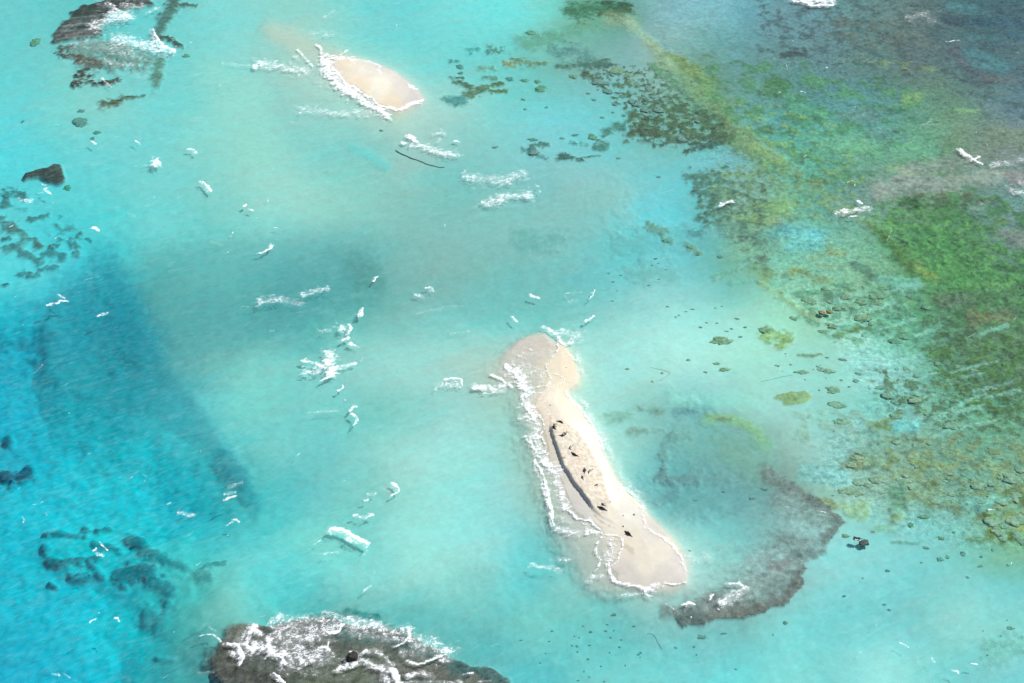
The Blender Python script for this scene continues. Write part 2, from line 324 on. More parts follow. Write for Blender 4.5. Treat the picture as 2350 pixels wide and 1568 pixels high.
st(2,0,[(1220,380),(1330,440),(1420,500)],50,(158,168,124),.7,None,.6,None,1.8,.8)
st(2,0,[(1420,540),(1550,580),(1700,670),(1790,740)],170,(126,156,100),.6,None,.8,KG,1.4)
st(2,0,[(1750,740),(1850,900),(1950,1050)],230,(104,146,100),.8,None,.8,KG,1.4,.85)
st(2,0,[(2000,1200),(2150,1300),(2350,1430)],230,(114,148,96),.8,None,.8,KG,1.4,.85)
pg(2,0,[(640,620),(1000,560),(1400,620),(1700,880),(2000,1080),(2100,1260),(1600,1350),(1060,1250),(1030,1000),(760,780)],(86,116,90),12,None,.9,None,8,.42,.8)
pg(2,0,[(1060,980),(1500,900),(1900,960),(2200,1180),(2000,1290),(1500,1330),(1060,1250)],(82,112,84),14,None,.9,None,8,.62,1.0)
pg(2,0,[(1250,560),(1450,520),(1700,700),(1700,900),(1500,860),(1300,700)],(104,150,120),14,None,.7,None,8,.6,1.0)
for p, w, c in [([(680,665),(760,700),(800,735)],78,(84,116,90)),([(890,735),(1040,752)],24,TG),([(1140,930),(1200,912),(1390,905)],32,(84,112,90)),([(860,1175),(950,1135),(1020,1130)],70,(84,142,130)),
      ([(1070,1215),(1180,1180),(1300,1205)],96,(82,104,80)),([(180,1320),(220,1380)],60,(80,130,120)),([(180,1310),(330,1300)],38,(84,134,124)),([(410,1430),(520,1410),(640,1440)],54,(72,116,106)),([(640,1415),(810,1400)],16,(84,132,118)),
      ([(1520,1260),(1600,1250)],50,(74,104,84)),([(1300,1310),(1420,1290)],44,(78,118,104)),([(1600,1355),(1750,1310),(1880,1300)],56,(74,114,98)),([(100,1350),(330,1430)],40,(96,160,158)),([(780,1320),(860,1300)],70,(84,142,132)),([(1940,1500),(2000,1500)],40,(70,130,126)),([(540,1280),(700,1290)],30,(90,160,152))]:
    st(2,0,p,w,c,.6,None,.8,None,1.8)
heads(2,0,[(960,630,60,26),(265,785,60,26),(1080,670,48,18),(1100,720,38,14),(740,1220,44,22),(660,185,60,18),(170,272,50,16),(120,705,38,15),(235,715,26,14),(565,680,40,14)],'olive','in the clump field left of the green reef')
heads(2,0,[(880,812,44,17),(1020,855,42,13),(1262,800,34,24),(1370,812,34,20),(755,885,24,12),(945,930,20,9),(1100,905,34,18),(120,965,16,9),(320,950,16,8),(100,880,22,9),(830,1045,20,9),(930,1000,16,8),(190,1250,44,13),(580,1205,32,9),(980,1422,24,8),(700,830,22,8),(1230,880,30,12),(1290,870,26,12),(210,1380,40,20),(460,1238,26,9),(1220,985,36,18),(1355,990,44,22),(1560,1260,44,22),(1160,930,40,24),(790,730,56,26)],'dark','in the clump field left of the green reef')
# --- right side reef flats
pg(3,0,[(-600,500),(0,450),(500,620),(1200,640),(1500,820),(1250,1240),(1800,1480),(1000,1700),(300,1700),(-100,1500),(-500,1100)],(84,140,96),20,None,.9,KG,12,.42,2.2,.75)
pg(3,0,[(-500,700),(300,900),(900,1200),(1400,1560),(700,1700),(-100,1500)],(130,170,100),20,None,.8,None,12,.30,1.6,.7)
pg(3,0,[(-100,-20),(1400,-60),(2450,200),(2450,1200),(1500,700),(600,560),(-100,480)],(74,100,100),20,None,.9,KG,12,.42,1.5,.75)
pg(3,0,[(500,60),(1400,200),(1500,420),(1000,440),(500,300)],(98,112,100),16,None,.9,None,10,.5,1.6,.7)
pg(3,0,[(800,450),(1200,480),(1700,620),(1500,720),(800,600)],(132,156,110),14,None,.8,None,10,.35,1.2,.7)
for p, w, c in [([(130,480),(350,470)],40,(66,82,76)),([(240,520)],16,(110,112,70)),([(600,575),(800,545)],18,(64,88,80)),([(1280,640),(1350,700)],34,(78,96,98)),([(1270,900),(1400,850)],90,(124,166,108)),([(1730,1000),(1920,1000)],50,(130,176,120)),
      ([(1700,470),(2000,690)],150,(86,98,102)),([(1870,480),(2150,620)],150,(80,130,132)),([(1650,150),(1820,180)],80,(60,80,90)),([(1680,30),(1900,60)],70,(80,130,134)),([(1850,330),(2100,340)],50,(82,128,130)),([(1250,1560),(1600,1500),(1900,1480)],150,(144,162,146)),
      ([(1900,170),(2350,200)],90,(56,92,104)),([(2100,60),(2350,100)],120,(58,84,92)),([(2250,300),(2350,320)],60,(60,104,120)),([(0,760),(140,760)],110,(78,130,80)),([(850,950),(1200,1000)],70,(80,130,108)),([(1560,1360),(1700,1310)],80,(88,126,92)),
      ([(2000,700),(2350,720)],60,(104,112,108)),([(2100,1250),(2350,1250)],170,(120,142,118)),([(700,1000),(1000,1050)],130,(106,150,140)),([(1000,1180),(1250,1250)],130,(108,158,146)),([(500,1300),(1500,1360)],160,(108,168,134)),([(200,900),(500,1040)],90,(96,164,126))]:
    st(3,0,p,w,c,.8,None,.9,None,2,.85)
# --- sheet (3,1)
pg(3,1,[(850,420),(1150,170),(1900,120),(2450,300),(2450,1600),(1800,1400),(1500,1100),(1150,800)],(76,128,78),16,None,1.0,KG,10,.58,1.3,.85)
pg(3,1,[(850,420),(1250,200),(1900,420),(2450,800),(2450,1300),(1800,1100),(1300,800)],(98,154,92),16,None,.9,KG,10,.42,1.0,.8)
pg(3,1,[(1200,170),(2000,140),(2150,330),(1700,330),(1400,280)],(84,98,74),14,None,1.0,None,8,.5,1.2,.85)
pg(3,1,[(1350,1060),(2450,1000),(2450,2400),(1700,2000),(1400,1400)],(80,118,84),16,None,1.0,KG,10,.52,1.1,.85)
pg(3,1,[(200,980),(1300,950),(1500,1200),(1300,1560),(600,1560),(200,1300)],(100,160,128),16,None,.8,None,10,.46,1.1,.85)
pg(3,1,[(500,1050),(1300,1000),(1400,1400),(1000,1560),(500,1300)],(92,134,106),14,None,.8,None,10,.30,.8,.9)
pg(3,1,[(-500,-100),(400,-60),(900,200),(900,420),(300,440),(-200,500),(-600,200)],(120,158,110),16,None,.9,None,10,.46,1.1,.8)
pg(3,1,[(-700,-60),(-200,100),(-300,500),(-650,500),(-700,200)],(82,122,104),14,None,.9,None,8,.5,.9,.9)
for p, w, c in [([(1050,150),(1300,110),(1700,60),(2100,30)],170,(150,166,152)),([(1250,270),(1380,280)],80,(54,98,62)),([(1130,560),(1280,635)],26,(50,84,58)),([(980,490),(1090,640)],70,(88,134,60)),([(1380,860),(1540,960)],80,(122,152,88)),([(1600,1180),(1850,1150)],120,(88,112,90)),
      ([(350,755),(500,762),(620,712)],44,(152,182,122)),([(230,885),(340,895)],120,(134,160,106)),([(440,970),(600,985)],60,(136,166,116)),([(0,920),(180,950)],70,(112,154,126)),([(-50,1000),(150,1140),(300,1260),(450,1340)],74,(148,188,142)),([(560,1130)],110,(94,140,114)),
      ([(0,340),(150,300)],140,(132,176,122)),([(0,450),(110,465)],96,(140,166,114)),([(0,530),(200,540),(450,580)],130,(110,188,186)),([(200,650),(450,655)],110,(118,196,186)),([(560,700),(680,740)],80,(130,160,120)),([(420,830),(600,850)],40,(148,176,126)),
      ([(2100,430),(2200,450)],70,(96,130,80)),([(2150,550),(2350,640)],130,(124,138,132)),([(1880,360),(2000,340)],80,(110,150,130)),([(0,1480),(200,1500),(150,1560)],110,(138,180,110)),([(620,1500),(800,1430),(980,1420)],46,(94,134,88)),([(2250,40),(2350,60)],110,(150,150,146)),([(1340,900),(1200,700),(1100,560)],90,(92,134,76)),
      ([(820,850),(1000,960)],80,(90,136,116)),([(1050,980),(1350,1010)],90,(118,186,160)),([(1900,1330),(2200,1300)],120,(116,132,96))]:
    st(3,1,p,w,c,.7,None,.9,None,2,.9)
heads(3,1,[(870,1330,70,26),(640,1240,40,20),(1250,1480,60,30),(1160,1530,50,20),(380,1175,70,22),(720,1140,50,20),(860,1180,60,24),(1010,1190,50,26),(1060,1100,34,14),(240,1330,40,14),(520,1450,50,14)],'olive','on the sand along the lower edge of the green reef')
# --- sheet (2,1)
for p, w, c in [([(1260,465),(1320,500),(1390,520)],56,(104,138,104)),([(1390,560),(1420,600),(1470,610)],56,(116,150,104)),([(1610,640),(1680,690),(1735,725)],50,(124,148,108)),([(1700,160),(1850,180),(1900,210)],54,(76,126,116)),([(1750,90),(1860,100)],60,(80,128,118)),([(1600,20),(1900,10)],60,(84,128,114)),
      ([(100,600),(250,660),(440,600)],170,(100,172,166)),([(1000,640),(1900,600)],200,(106,180,178)),([(1100,900),(1500,930)],150,(110,178,172)),([(1650,560),(1750,540)],60,(84,150,148)),([(1950,450),(2350,640)],180,(96,150,132)),([(2030,400),(2350,480)],110,(128,164,104)),([(2230,900),(2350,950)],120,(120,156,106)),
      ([(1860,940),(2080,880)],60,(116,176,152)),([(2000,1000),(2250,980)],30,(120,190,172)),([(800,150),(1000,330)],280,(140,196,190)),([(2080,580),(2160,590)],50,(84,112,100)),([(2280,760),(2350,790)],60,(100,130,110))]:
    st(2,1,p,w,c,.7 if w < 100 else .95,None,.7 if w < 100 else .12,None,1.8,.85 if w < 100 else .6)
pg(2,1,[(1650,-20),(2350,-20),(2350,720),(1950,640),(1700,380)],(90,128,108),14,None,.9,None,8,.42,.9,.85)
heads(2,1,[(1425,607,34,12),(1920,1538,88,34),(2330,1440,50,30),(1640,668,30,14),(1715,722,30,16)],'olive','on pale sand in mid lagoon')
heads(2,1,[(1350,22,20,9),(1920,760,26,16),(1320,770,18,8),(930,982,16,9),(1290,830,9,5),(1345,812,9,4),(1000,920,12,5),(890,900,12,5),(1430,1222,16,7),(1600,1267,14,4),(1660,1245,22,5),(1535,1300,10,5),(1505,1317,12,5),(1735,1415,16,8),(2020,1428,14,6),(2145,1412,18,7),(1975,1450,18,5),(1885,1375,12,6),(1790,1372,14,6),(2070,1335,22,6),(1415,875,14,6),(1350,965,14,6),(1260,1025,14,5),(965,1068,9,4),(925,1165,14,4),(2100,1500,22,8),(1870,1232,12,4),(1930,1215,12,4)],'dark','on pale sand in mid lagoon')
# --- sheet (2,2)
for p, w, c in [([(900,680),(1080,650)],110,(126,178,160)),([(1180,590),(1260,610),(1390,625)],70,(112,152,136)),([(1530,620),(1660,570),(1820,590)],120,(98,152,158)),([(1640,600),(1700,590)],56,(88,134,142)),([(1090,800),(1230,790)],80,(128,164,150)),([(1300,780),(1400,780)],40,(128,178,166)),
      ([(1470,850),(1400,960),(1400,1100),(1380,1190)],110,(110,156,154)),([(1390,1090),(1400,1180)],60,(98,134,134)),([(1340,1215),(1500,1230),(1700,1235)],100,(106,142,142)),([(1440,1260),(1530,1310),(1480,1390),(1370,1430)],80,(96,132,138)),([(1480,830),(1640,840)],70,(120,160,150)),
      ([(1820,680),(2000,690),(2130,720),(2250,800),(2320,950)],110,(136,186,122)),([(1860,680),(2020,690)],40,(126,150,120)),([(1600,900),(2200,1050)],420,(122,184,172)),([(1300,1400),(1800,1450),(2300,1350)],300,(104,166,166)),([(1200,1250),(1300,1400)],150,(108,180,180)),([(2000,950),(2300,1200)],240,(122,168,150)),([(1650,1200),(2000,1250)],130,(110,160,158)),([(1500,500),(2300,560)],150,(150,222,206))]:
    st(2,2,p,w,c,.9,None,.5 if w < 130 else .15,None,1.6,.75 if w < 130 else .6)
heads(2,2,[(2210,1415,36,14),(2320,1335,28,12),(1950,1350,20,9),(1690,1425,20,9)],'dark','in the grey shallows right of the long sand island')
heads(2,2,[(1060,230,16,8),(1290,345,14,7),(1620,150,22,9),(1380,270,16,7),(1950,235,50,16),(1880,180,26,10),(1780,260,20,7)],'olive','on the bright shallow sand right of the long sand island')
# --- sheet (3,2)
pg(3,2,[(1070,840),(1700,800),(2450,900),(2450,1640),(1900,1640),(1560,1520),(1150,1430),(1050,1150)],(122,150,110),14,None,1.0,'coral_east',8,.52,1.0,.9)
pg(3,2,[(900,200),(1500,300),(2450,0),(2450,900),(1700,800),(1300,700),(950,450)],(88,122,88),14,None,1.0,'coral_east',8,.46,.9,.9)
pg(3,2,[(1400,0),(2450,-100),(2450,600),(1900,640),(1500,300)],(84,126,74),14,None,1.0,KG,8,.52,1.1,.9)
pg(3,2,[(300,550),(1000,600),(1200,900),(700,1000),(200,900)],(140,180,160),14,None,.6,None,10,.5,1.2,.7)
pg(3,2,[(680,1120),(820,970),(1050,1000),(1070,1090),(940,1160),(800,1160)],(112,150,124),5,None,.8,None,4)
pg(3,2,[(40,500),(90,460),(200,440),(350,430),(415,480),(390,530),(250,560),(150,575),(140,530),(90,510)],(138,172,124),2,None,.7,'coral_patch_flat',2.5)
for p, w, c in [([(700,1110),(780,1135),(850,1130)],56,(134,146,104)),([(775,1050),(880,1050)],44,(136,150,108)),([(830,1085),(930,1090)],50,(138,152,108)),([(1010,745),(1080,705),(1200,650)],44,(120,150,98)),([(960,745),(1170,770)],60,(124,164,112)),
      ([(350,1200),(680,1230)],190,(138,200,192)),([(1850,1460),(2200,1400)],130,(124,196,180)),([(280,110),(500,95)],34,(118,160,126)),([(1200,760),(1350,740)],100,(124,214,206)),([(1200,1340),(1200,1500)],150,(112,166,136)),
      ([(700,1500),(900,1520)],110,(150,190,150)),([(2150,1380),(2330,1330),(2350,1450)],100,(96,120,70)),([(1330,1080),(1420,1110)],70,(140,166,104)),([(460,1420),(620,1500)],60,(138,160,118))]:
    st(3,2,p,w,c,.6,None,.9,None,1.7,.9)
heads(3,2,[(320,256,66,18),(510,235,46,16),(575,250,50,18),(600,420,50,25),(630,550,70,27),(1040,388,90,22),(690,712,70,26),(840,1000,28,13),(1010,1250,58,26),(925,1295,36,22),(830,1285,46,20),(730,1350,66,28),(830,1370,60,26),(1180,660,44,18),(1700,740,80,30),(1550,640,60,26),(1350,515,50,26),(1180,525,40,22),(1100,470,40,20),(1180,900,34,18),(1320,1320,30,16),(1340,1340,26,14),(1050,1360,36,18),(1700,1365,44,22),(1820,1375,44,20),(1895,1245,30,18),(1950,1300,60,28),(2130,1185,28,16),(2250,1240,70,30),(2160,1460,44,22),(1280,1215,40,18),(780,1118,56,22),(830,1052,50,18),(900,1105,34,16),(2100,1290,50,20),(1370,1110,40,22),(2270,1390,60,26)],'yellow','among the yellow coral lumps at the right edge')
heads(3,2,[(475,422,10,6),(750,390,14,7),(1020,915,16,8),(620,700,12,6),(600,1390,14,7),(345,325,8,4),(610,800,10,5)],'dark','on the bright sand left of the yellow corals')
for p in ([(1350,520),(1560,440)],[(1600,340),(2000,262)],[(1500,700),(1800,530),(2000,455)],[(1250,770),(1450,640)],[(1900,425),(2250,350)],[(1650,645),(2000,560)],[(2000,490),(2330,420)],[(1700,255),(2100,160)],[(1350,330),(1550,260)],[(1100,200),(1400,90)],[(1500,860),(1750,760),(2100,700)]):
    st(3,2,p,30,(150,212,192),.9,None,.4,None,2.2,.6)
for p in ([(620,1180),(900,1090)],[(800,1300),(1150,1180)],[(1100,1090),(1400,1010)],[(650,1400),(950,1330)],[(1000,1440),(1350,1330)],[(1350,1480),(1600,1400)],[(1950,1480),(2200,1400)]):
    st(3,1,p,34,(146,212,190),.9,None,.4,None,2.2,.6)
st(None,None,[(1500,108),(1560,165),(1620,230),(1700,300),(1800,370),(1900,440),(2000,512)],24,(136,164,116),.95,None,.7,None,1.8,.42)
st(None,None,[(1440,40),(1500,108),(1545,150)],20,(160,192,162),.9,None,.5,None,.9,.6)
# --- curved brown reef
KC = 'reef_curved'
st(3,3,[(-100,470),(120,400),(300,330)],230,(150,178,176),.9,None,.4,None,1,.8)
st(3,3,[(-700,870),(-400,760),(-200,640)],220,(130,160,156),.9,None,.5,None,1,.7)
st(3,2,[(0,1210),(180,1330),(400,1410)],130,(120,136,130),.8,.7,.8,None,1.6,.8)
CURVE = [(1500,1372),(1545,1398),(1560,1425),(1568,1434),(1592,1428),(1640,1418),(1700,1412),(1730,1406),(1760,1398),(1775,1385),(1800,1380),(1816,1368),(1832,1352),(1846,1330),(1840,1315),(1850,1300),(1845,1286),(1870,1276),(1890,1262),(1900,1248),(1909,1240),(1905,1231),(1926,1214),(1941,1190),(1930,1174),(1912,1163),(1893,1150),(1868,1134),(1830,1122),(1760,1120),(1700,1160),(1640,1220),(1590,1300),(1560,1350)]
def inside(sl): return 1 - sstep(-1.5, 1.5, poly_sdf(U[sl], V[sl], CURVE) + n3[sl] * 4.5 + n4[sl] * 3 + n5[sl] * 2.5)
for pts, w, c, d_, sf, k in [([(1700,1330),(1790,1260),(1850,1190)],130,(150,184,178),.9,.95,.5),([(1540,1410),(1640,1400),(1740,1390),(1810,1350),(1850,1290)],50,(124,142,138),.9,.9,.7),([(1560,1422),(1650,1408),(1740,1396),(1800,1372),(1838,1330)],40,(104,106,100),.85,.8,.85),
       ([(1560,1422),(1600,1412)],36,(92,116,116),.9,.8,.6),([(1835,1310),(1850,1285),(1880,1262)],34,(134,152,148),.9,.9,.4),([(1800,1232),(1850,1240),(1900,1238)],34,(118,134,130),.9,.9,.5),([(1860,1135),(1900,1160),(1935,1190),(1915,1225)],44,(104,114,110),.9,.8,.85),([(1790,1140),(1850,1165),(1880,1195)],44,(128,152,148),.9,.9,.6),([(1640,1385),(1720,1350),(1790,1310)],40,(140,150,146),.9,.95,.5)]:
    sl = window(pts, w); jg = n3[sl] * .35 + n4[sl] * .3 + n1[sl] * .3
    m = (1 - sstep(1 - sf, 1 + sf, seg_dist(U[sl], V[sl], pts, w) + jg)) * k * inside(sl)
    apply(sl, m, c, d_, .95, KC if c[0] < 130 else None)
st(3,3,[(300,360),(500,330)],90,(120,150,148),.8,.8,.8,None,1.4,.8)
st(3,3,[(80,480),(200,440)],90,(140,150,146),.8,.7,.8,None,1.4,.7)
st(3,3,[(-930,900),(-700,860),(-500,780)],110,(120,136,132),.8,.7,.7,None,1.4,.7)
# --- sheet (3,3), (2,3) scattered lumps
st(3,3,[(2060,40),(2090,150)],130,(108,138,76),.4,1.0,1.0,'coral_yellow_cluster',1.6)
st(3,3,[(2250,50),(2400,110)],130,(144,172,108),.5,1.0,1.0,'coral_yellow_cluster',1.6)
st(3,3,[(2170,215),(2300,200),(2370,250)],90,(100,130,76),.5,1.1,1.0,'coral_yellow_cluster',1.6)
for p, w, c in [([(780,10),(900,20)],60,(140,180,130)),([(1180,20),(1250,20)],64,(138,172,118)),([(1000,120),(1130,110)],60,(136,190,160)),([(1850,215),(2000,225)],40,(110,150,112)),([(1150,240),(1400,250)],24,(106,170,156)),([(2050,1250),(2350,1200)],200,(124,196,184))]:
    st(3,3,p,w,c,.8,None,.6,None,1.7,.8)
heads(3,3,[(2060,70,50,40),(2110,150,46,34),(2170,205,40,30),(2260,60,60,36),(2330,40,50,34),(2300,190,44,34),(2340,245,30,26),(2180,90,44,30)],'yellow','in the yellow coral cluster at the right edge')
heads(3,3,[(1450,5,50,18),(1320,80,30,20),(1600,200,28,14),(1920,215,60,16),(1660,370,20,13),(715,188,34,17)],'olive','on open sand right of the curved reef')
heads(3,3,[(1800,345,22,18),(1590,395,30,18),(1460,290,28,10),(2075,312,12,10),(1970,370,14,10),(1965,460,22,9),(2215,452,14,9),(1108,500,20,10),(882,568,10,6),(1845,562,16,10),(710,730,18,8),(1080,805,18,9),(1125,855,16,9),(165,975,22,14),(55,1085,8,7),(1988,1057,7,5),(2150,1103,10,5),(2235,1030,40,14),(2030,1280,8,6),(2210,955,7,5),(975,150,16,7),(1720,150,16,10),(1420,425,10,5)],'dark','on open sand right of the curved reef')
heads(2,3,[(725,1050,17,9),(880,985,12,6),(1125,1005,16,7),(575,1090,8,5),(620,1103,9,5),(600,1180,14,10),(718,1170,14,7),(605,1232,12,7),(990,1190,13,9),(910,1103,10,7),(1168,1258,16,9),(1187,1241,12,7),(1180,1285,8,5),(1750,1105,46,22),(1510,1198,15,7),(1678,1195,12,6),(700,1300,11,8),(310,1245,7,5),(818,1365,9,6),(1045,1362,8,6),(665,1415,8,7),(2062,1390,11,6),(850,1512,9,6),(712,1467,9,6),(655,1000,8,5),(555,1175,9,7),(865,1042,14,6),(940,1037,10,5),(1005,1125,12,6),(900,1240,8,6),(610,1495,14,6),(1290,760,12,6),(940,900,24,12),(1630,335,14,6),(1950,1075,30,7),(370,1045,14,6),(85,1127,16,5),(345,1140,10,5),(260,1325,10,5),(1700,1265,7,6)],'dark','on the turquoise sand below the long sand island')

# weed, rubble and sand holes mottle all of the reef country on the right
FLAT = [(1840,-300),(1810,80),(1770,190),(1650,205),(1520,170),(1440,260),(1460,310),(1600,330),(1700,400),(1640,470),(1660,560),(1760,620),(1800,690),(1900,740),(1960,830),(2010,900),(1900,1000),(1880,1080),(1960,1160),(2120,1220),(2260,1250),(2750,1300),(2750,-300)]
sl = (slice(0, len(ys)), slice(0, len(xs)))
fw_ = 1 - sstep(-30, 45, poly_sdf(U, V, FLAT) + n1 * 25)
m1 = fbm(GXX / 7.5, GYY / 5.0, 5, 401, .62); m2 = fbm(GXX / 2.2, GYY / 1.6, 4, 421, .65); m3 = fbm(GXX / 10, GYY / 7, 4, 441, .6)
A *= (np.stack([1.08 ** fw_, 1.08 ** fw_, 1.13 ** fw_], -1)) * (1.0 * ( (1 + fw_ * (.30 * m1 + .50 * m2))))[..., None]
yel = fw_ * sstep(.05, .5, m3) * .22; dk = fw_ * sstep(.18, .40, m2 + .5 * m1) * .28
A *= 1 + yel[..., None] * np.array([.35, .25, -.1])
A *= (1 - dk)[..., None]
gw_ = (1 - sstep(-20, 30, poly_sdf(U, V, [(1400,-300),(1500,90),(1600,190),(1860,200),(1880,-300)]))) * (1 - fw_)
A *= (1 + gw_ * (.14 * m1 + .24 * m2))[..., None]
A = np.clip(A, .01, .8)
ROUGH = np.maximum(ROUGH, fw_ * .75 + gw_ * .35)
# ------------------------------------------------------------------ sand islands
ISN = Q(1,0,[(700,580),(770,520),(900,545),(1080,585),(1250,655),(1390,760),(1480,840),(1520,900),(1490,940),(1380,990),(1310,1010),(1210,975),(1110,950),(1060,895),(960,830),(900,785),(830,770),(780,715),(730,660)])
ISS = [(1282,789),(1298,800),(1315,832),(1326,862),(1322,880),(1305,892),(1300,906),(1325,935),(1350,970),(1371,1005),(1380,1040),(1401,1080),(1417,1112),(1441,1135),(1466,1155),(1496,1195),(1530,1226),(1558,1260),(1570,1290),(1576,1312),(1570,1337),(1545,1336),(1520,1345),(1480,1352),(1440,1343),(1417,1331),(1418,1316),(1402,1303),(1416,1280),(1430,1252),(1427,1235),(1387,1226),(1382,1212),(1365,1200),(1342,1190),(1318,1170),(1300,1130),(1283,1083),(1262,1066),(1260,1033),(1252,1001),(1245,953),(1227,933),(1232,916),(1250,896),(1257,866),(1252,838),(1275,814)]
SCARP = [(1263,972),(1263,985),(1268,1002),(1275,1020),(1282,1043),(1291,1071),(1309,1098),(1329,1128),(1350,1156),(1362,1173),(1376,1186)]
PLAT = SCARP + [(1392,1182),(1400,1160),(1391,1133),(1383,1096),(1372,1071),(1351,1033),(1326,996),(1300,975),(1290,964),(1272,962)]
# thin water running over the sand round the island
pg(None,None,[(1148,872),(1158,805),(1198,770),(1250,760),(1284,790),(1270,820),(1252,840),(1257,880),(1232,916),(1210,915),(1185,890)],(208,200,190),11,.10,.1,None,3)
pg(None,None,[(1386,1222),(1428,1232),(1434,1252),(1420,1290),(1404,1308),(1380,1296),(1364,1268),(1372,1240)],(208,198,190),5,.06,.1,None,1)
st(None,None,[(1165,850),(1200,860),(1225,960),(1245,1060),(1268,1130),(1310,1190),(1370,1270),(1400,1320)],76,(198,200,188),.8,.20,.1,None,.6,.95)
st(None,None,[(1185,920),(1205,1030),(1235,1150)],90,(160,200,186),.9,None,.1,None,.6,.6)
st(None,None,[(1285,1210),(1330,1270),(1372,1320)],70,(176,190,182),.9,.5,.1,None,.6,.7)
st(None,None,[(1345,1010),(1400,1100),(1470,1180),(1560,1290)],44,(196,214,196),.9,.35,.1,None,.6,.6)
st(None,None,[(1500,1345),(1550,1345)],26,(206,200,184),.8,.2,.1,None,.6,.8)
MPX = 0.105                                    # metres per map unit around the islands
LANDC = [(1300,835,237,222,197),(1282,800,237,223,200),(1300,880,240,226,200),(1275,912,244,232,210),(1320,930,247,239,219),(1350,1000,247,240,224),(1375,1050,244,236,220),(1245,935,230,216,196),(1258,1010,222,210,192),(1270,1060,216,206,192),
   (1330,1180,214,208,200),(1400,1140,250,240,220),(1440,1180,230,224,212),(1400,1200,236,226,208),(1500,1220,222,214,204),(1480,1290,230,220,202),(1440,1320,212,204,194),(1560,1300,218,210,202),(1440,1240,234,222,202),(1520,1330,216,208,198),(1520,1260,230,220,204),
   (790,150,236,222,200),(900,240,238,220,194),(840,160,232,224,210),(880,150,222,216,208),(930,205,224,216,206),(950,215,214,208,200),(830,190,242,226,200),(870,200,244,234,216)]
LAND = np.zeros(U.shape, bool)
HGT = -D
for key, P, top, wn_ in [('sand_islet', ISN, .55, .5), ('sand_island', ISS, .62, .5)]:
    sl = window(P, 120)
    u, v = U[sl], V[sl]
    sd = poly_sdf(u, v, P) + n3[sl] * 1.1 + n5[sl] * .4
    inland = np.maximum(-sd, 0) * MPX; off = np.maximum(sd, 0)
    w = np.exp(-off / 15.0)
    lc = np.zeros(u.shape + (3,)); ws = np.zeros(u.shape)
    for a, b, r, g, bl in LANDC:
        k = 1.0 / (((u - a) / 26) ** 2 + ((v - b) / 26) ** 2 + .05) ** 2
        lc += k[..., None] * lin((r, g, bl)); ws += k
    al = np.clip(lc / ws[..., None] / KS, .05, .74) * (1 + .03 * n3[sl] + .03 * n5[sl])[..., None]
    al *= np.array([.99, 1.0, 1.015]); al *= (1 + .05 * n1[sl] + .05 * n2[sl] + .04 * n4[sl])[..., None]
    depth = D[sl] * (1 - w) + 0.03 * w
    h = np.where(sd < 0, .02 + top * (1 - np.exp(-inland / (top / .075))), -depth)
    wet = np.exp(-inland / 1.0)
    al *= (1 - .07 * wet)[..., None]
    if key == 'sand_island':
        ps = poly_sdf(u, v, PLAT)
        jag = fbm(GXX[sl] / .9, GYY[sl] / .9, 3, 131) * 1.3 + n3[sl] * 1.5
        # right of the scarp line: sharp edge; elsewhere the terrace dies away gently
        dsc = seg_dist(u, v, SCARP, 2.0)
        RS = SCARP + [(1460, 1230), (1600, 1100), (1400, 900), (1300, 900), (1268, 930)]
        rs = poly_sdf(u, v, RS) + jag
        cut = 1 - sstep(-1.6, 1.6, rs)
        fade = np.exp(-np.maximum(ps, 0) / 26.0)
        vt = sstep(968, 996, v) * (1 - sstep(1150, 1186, v) * .8)
        lift = .80 * cut * fade * (vt * .92 + .08)
        lift *= (sd < 0)
        h = h + lift + (ps < 3) * cut * (.035 * n5[sl] + .03 * n3[sl])
        tm = 1 - sstep(-3, 3, ps + n3[sl] * 3)
        tm = np.maximum(tm, (1 - sstep(.5, 1.2, seg_dist(u, v, [(1242, 915), (1250, 935), (1262, 965), (1275, 975)], 20) + n3[sl] * .5)) * .8)
        tm = np.maximum(tm, (1 - sstep(.4, 1.2, seg_dist(u, v, [(1395, 1165), (1420, 1190), (1436, 1215)], 16) + n3[sl] * .5)) * .5)
        mott = fbm(GXX[sl] / .8, GYY[sl] / .8, 3, 151)
        tr = np.array(lin((236, 222, 204))) / KS * (1 + .17 * mott)[..., None] * (1 - .05 * np.stack([mott * 0, n4[sl], n4[sl] * 1.8], -1))
        al = al * (1 - tm[..., None]) + tr * tm[..., None]
        ROUGH[sl] = np.maximum(ROUGH[sl] * (sd > 0), tm * .55)
        # faint dark weed line below the terrace
        wl_ = (1 - sstep(.3, 1.1, seg_dist(u, v, [(1362, 1180), (1375, 1195), (1392, 1205), (1410, 1212)], 5) + n5[sl] * .9)) * .5
        wl2 = (1 - sstep(.2, 1.3, seg_dist(u, v, [(1432, 1255), (1448, 1262), (1452, 1268)], 12) + n3[sl] * .9)) * .35
        al *= (1 - np.maximum(wl_, wl2) * .6)[..., None]
    A[sl] = np.where((sd < 0)[..., None], al, A[sl] * (1 - w[..., None]) + al * w[..., None])
    HGT[sl] = np.where(off < 60, h, HGT[sl])
    LAND[sl] |= sd < 0
    o = OID[sl]; o[sd < 2.0] = own(key); OID[sl] = o
    ROUGH[sl] = np.where((sd < 4) & (ROUGH[sl] < .3), .05, ROUGH[sl])
ncoarse = fbm(GXX / 1.6, GYY / 1.6, 3, 171)
HGT = HGT + np.where(LAND, 0, (ROUGH > .3) * ROUGH * (.11 * ncoarse + .07 * n5))
wetmax = np.where(LAND, 9, -0.04); HGT = np.minimum(HGT, wetmax)
A = np.clip(A, .008, .80)
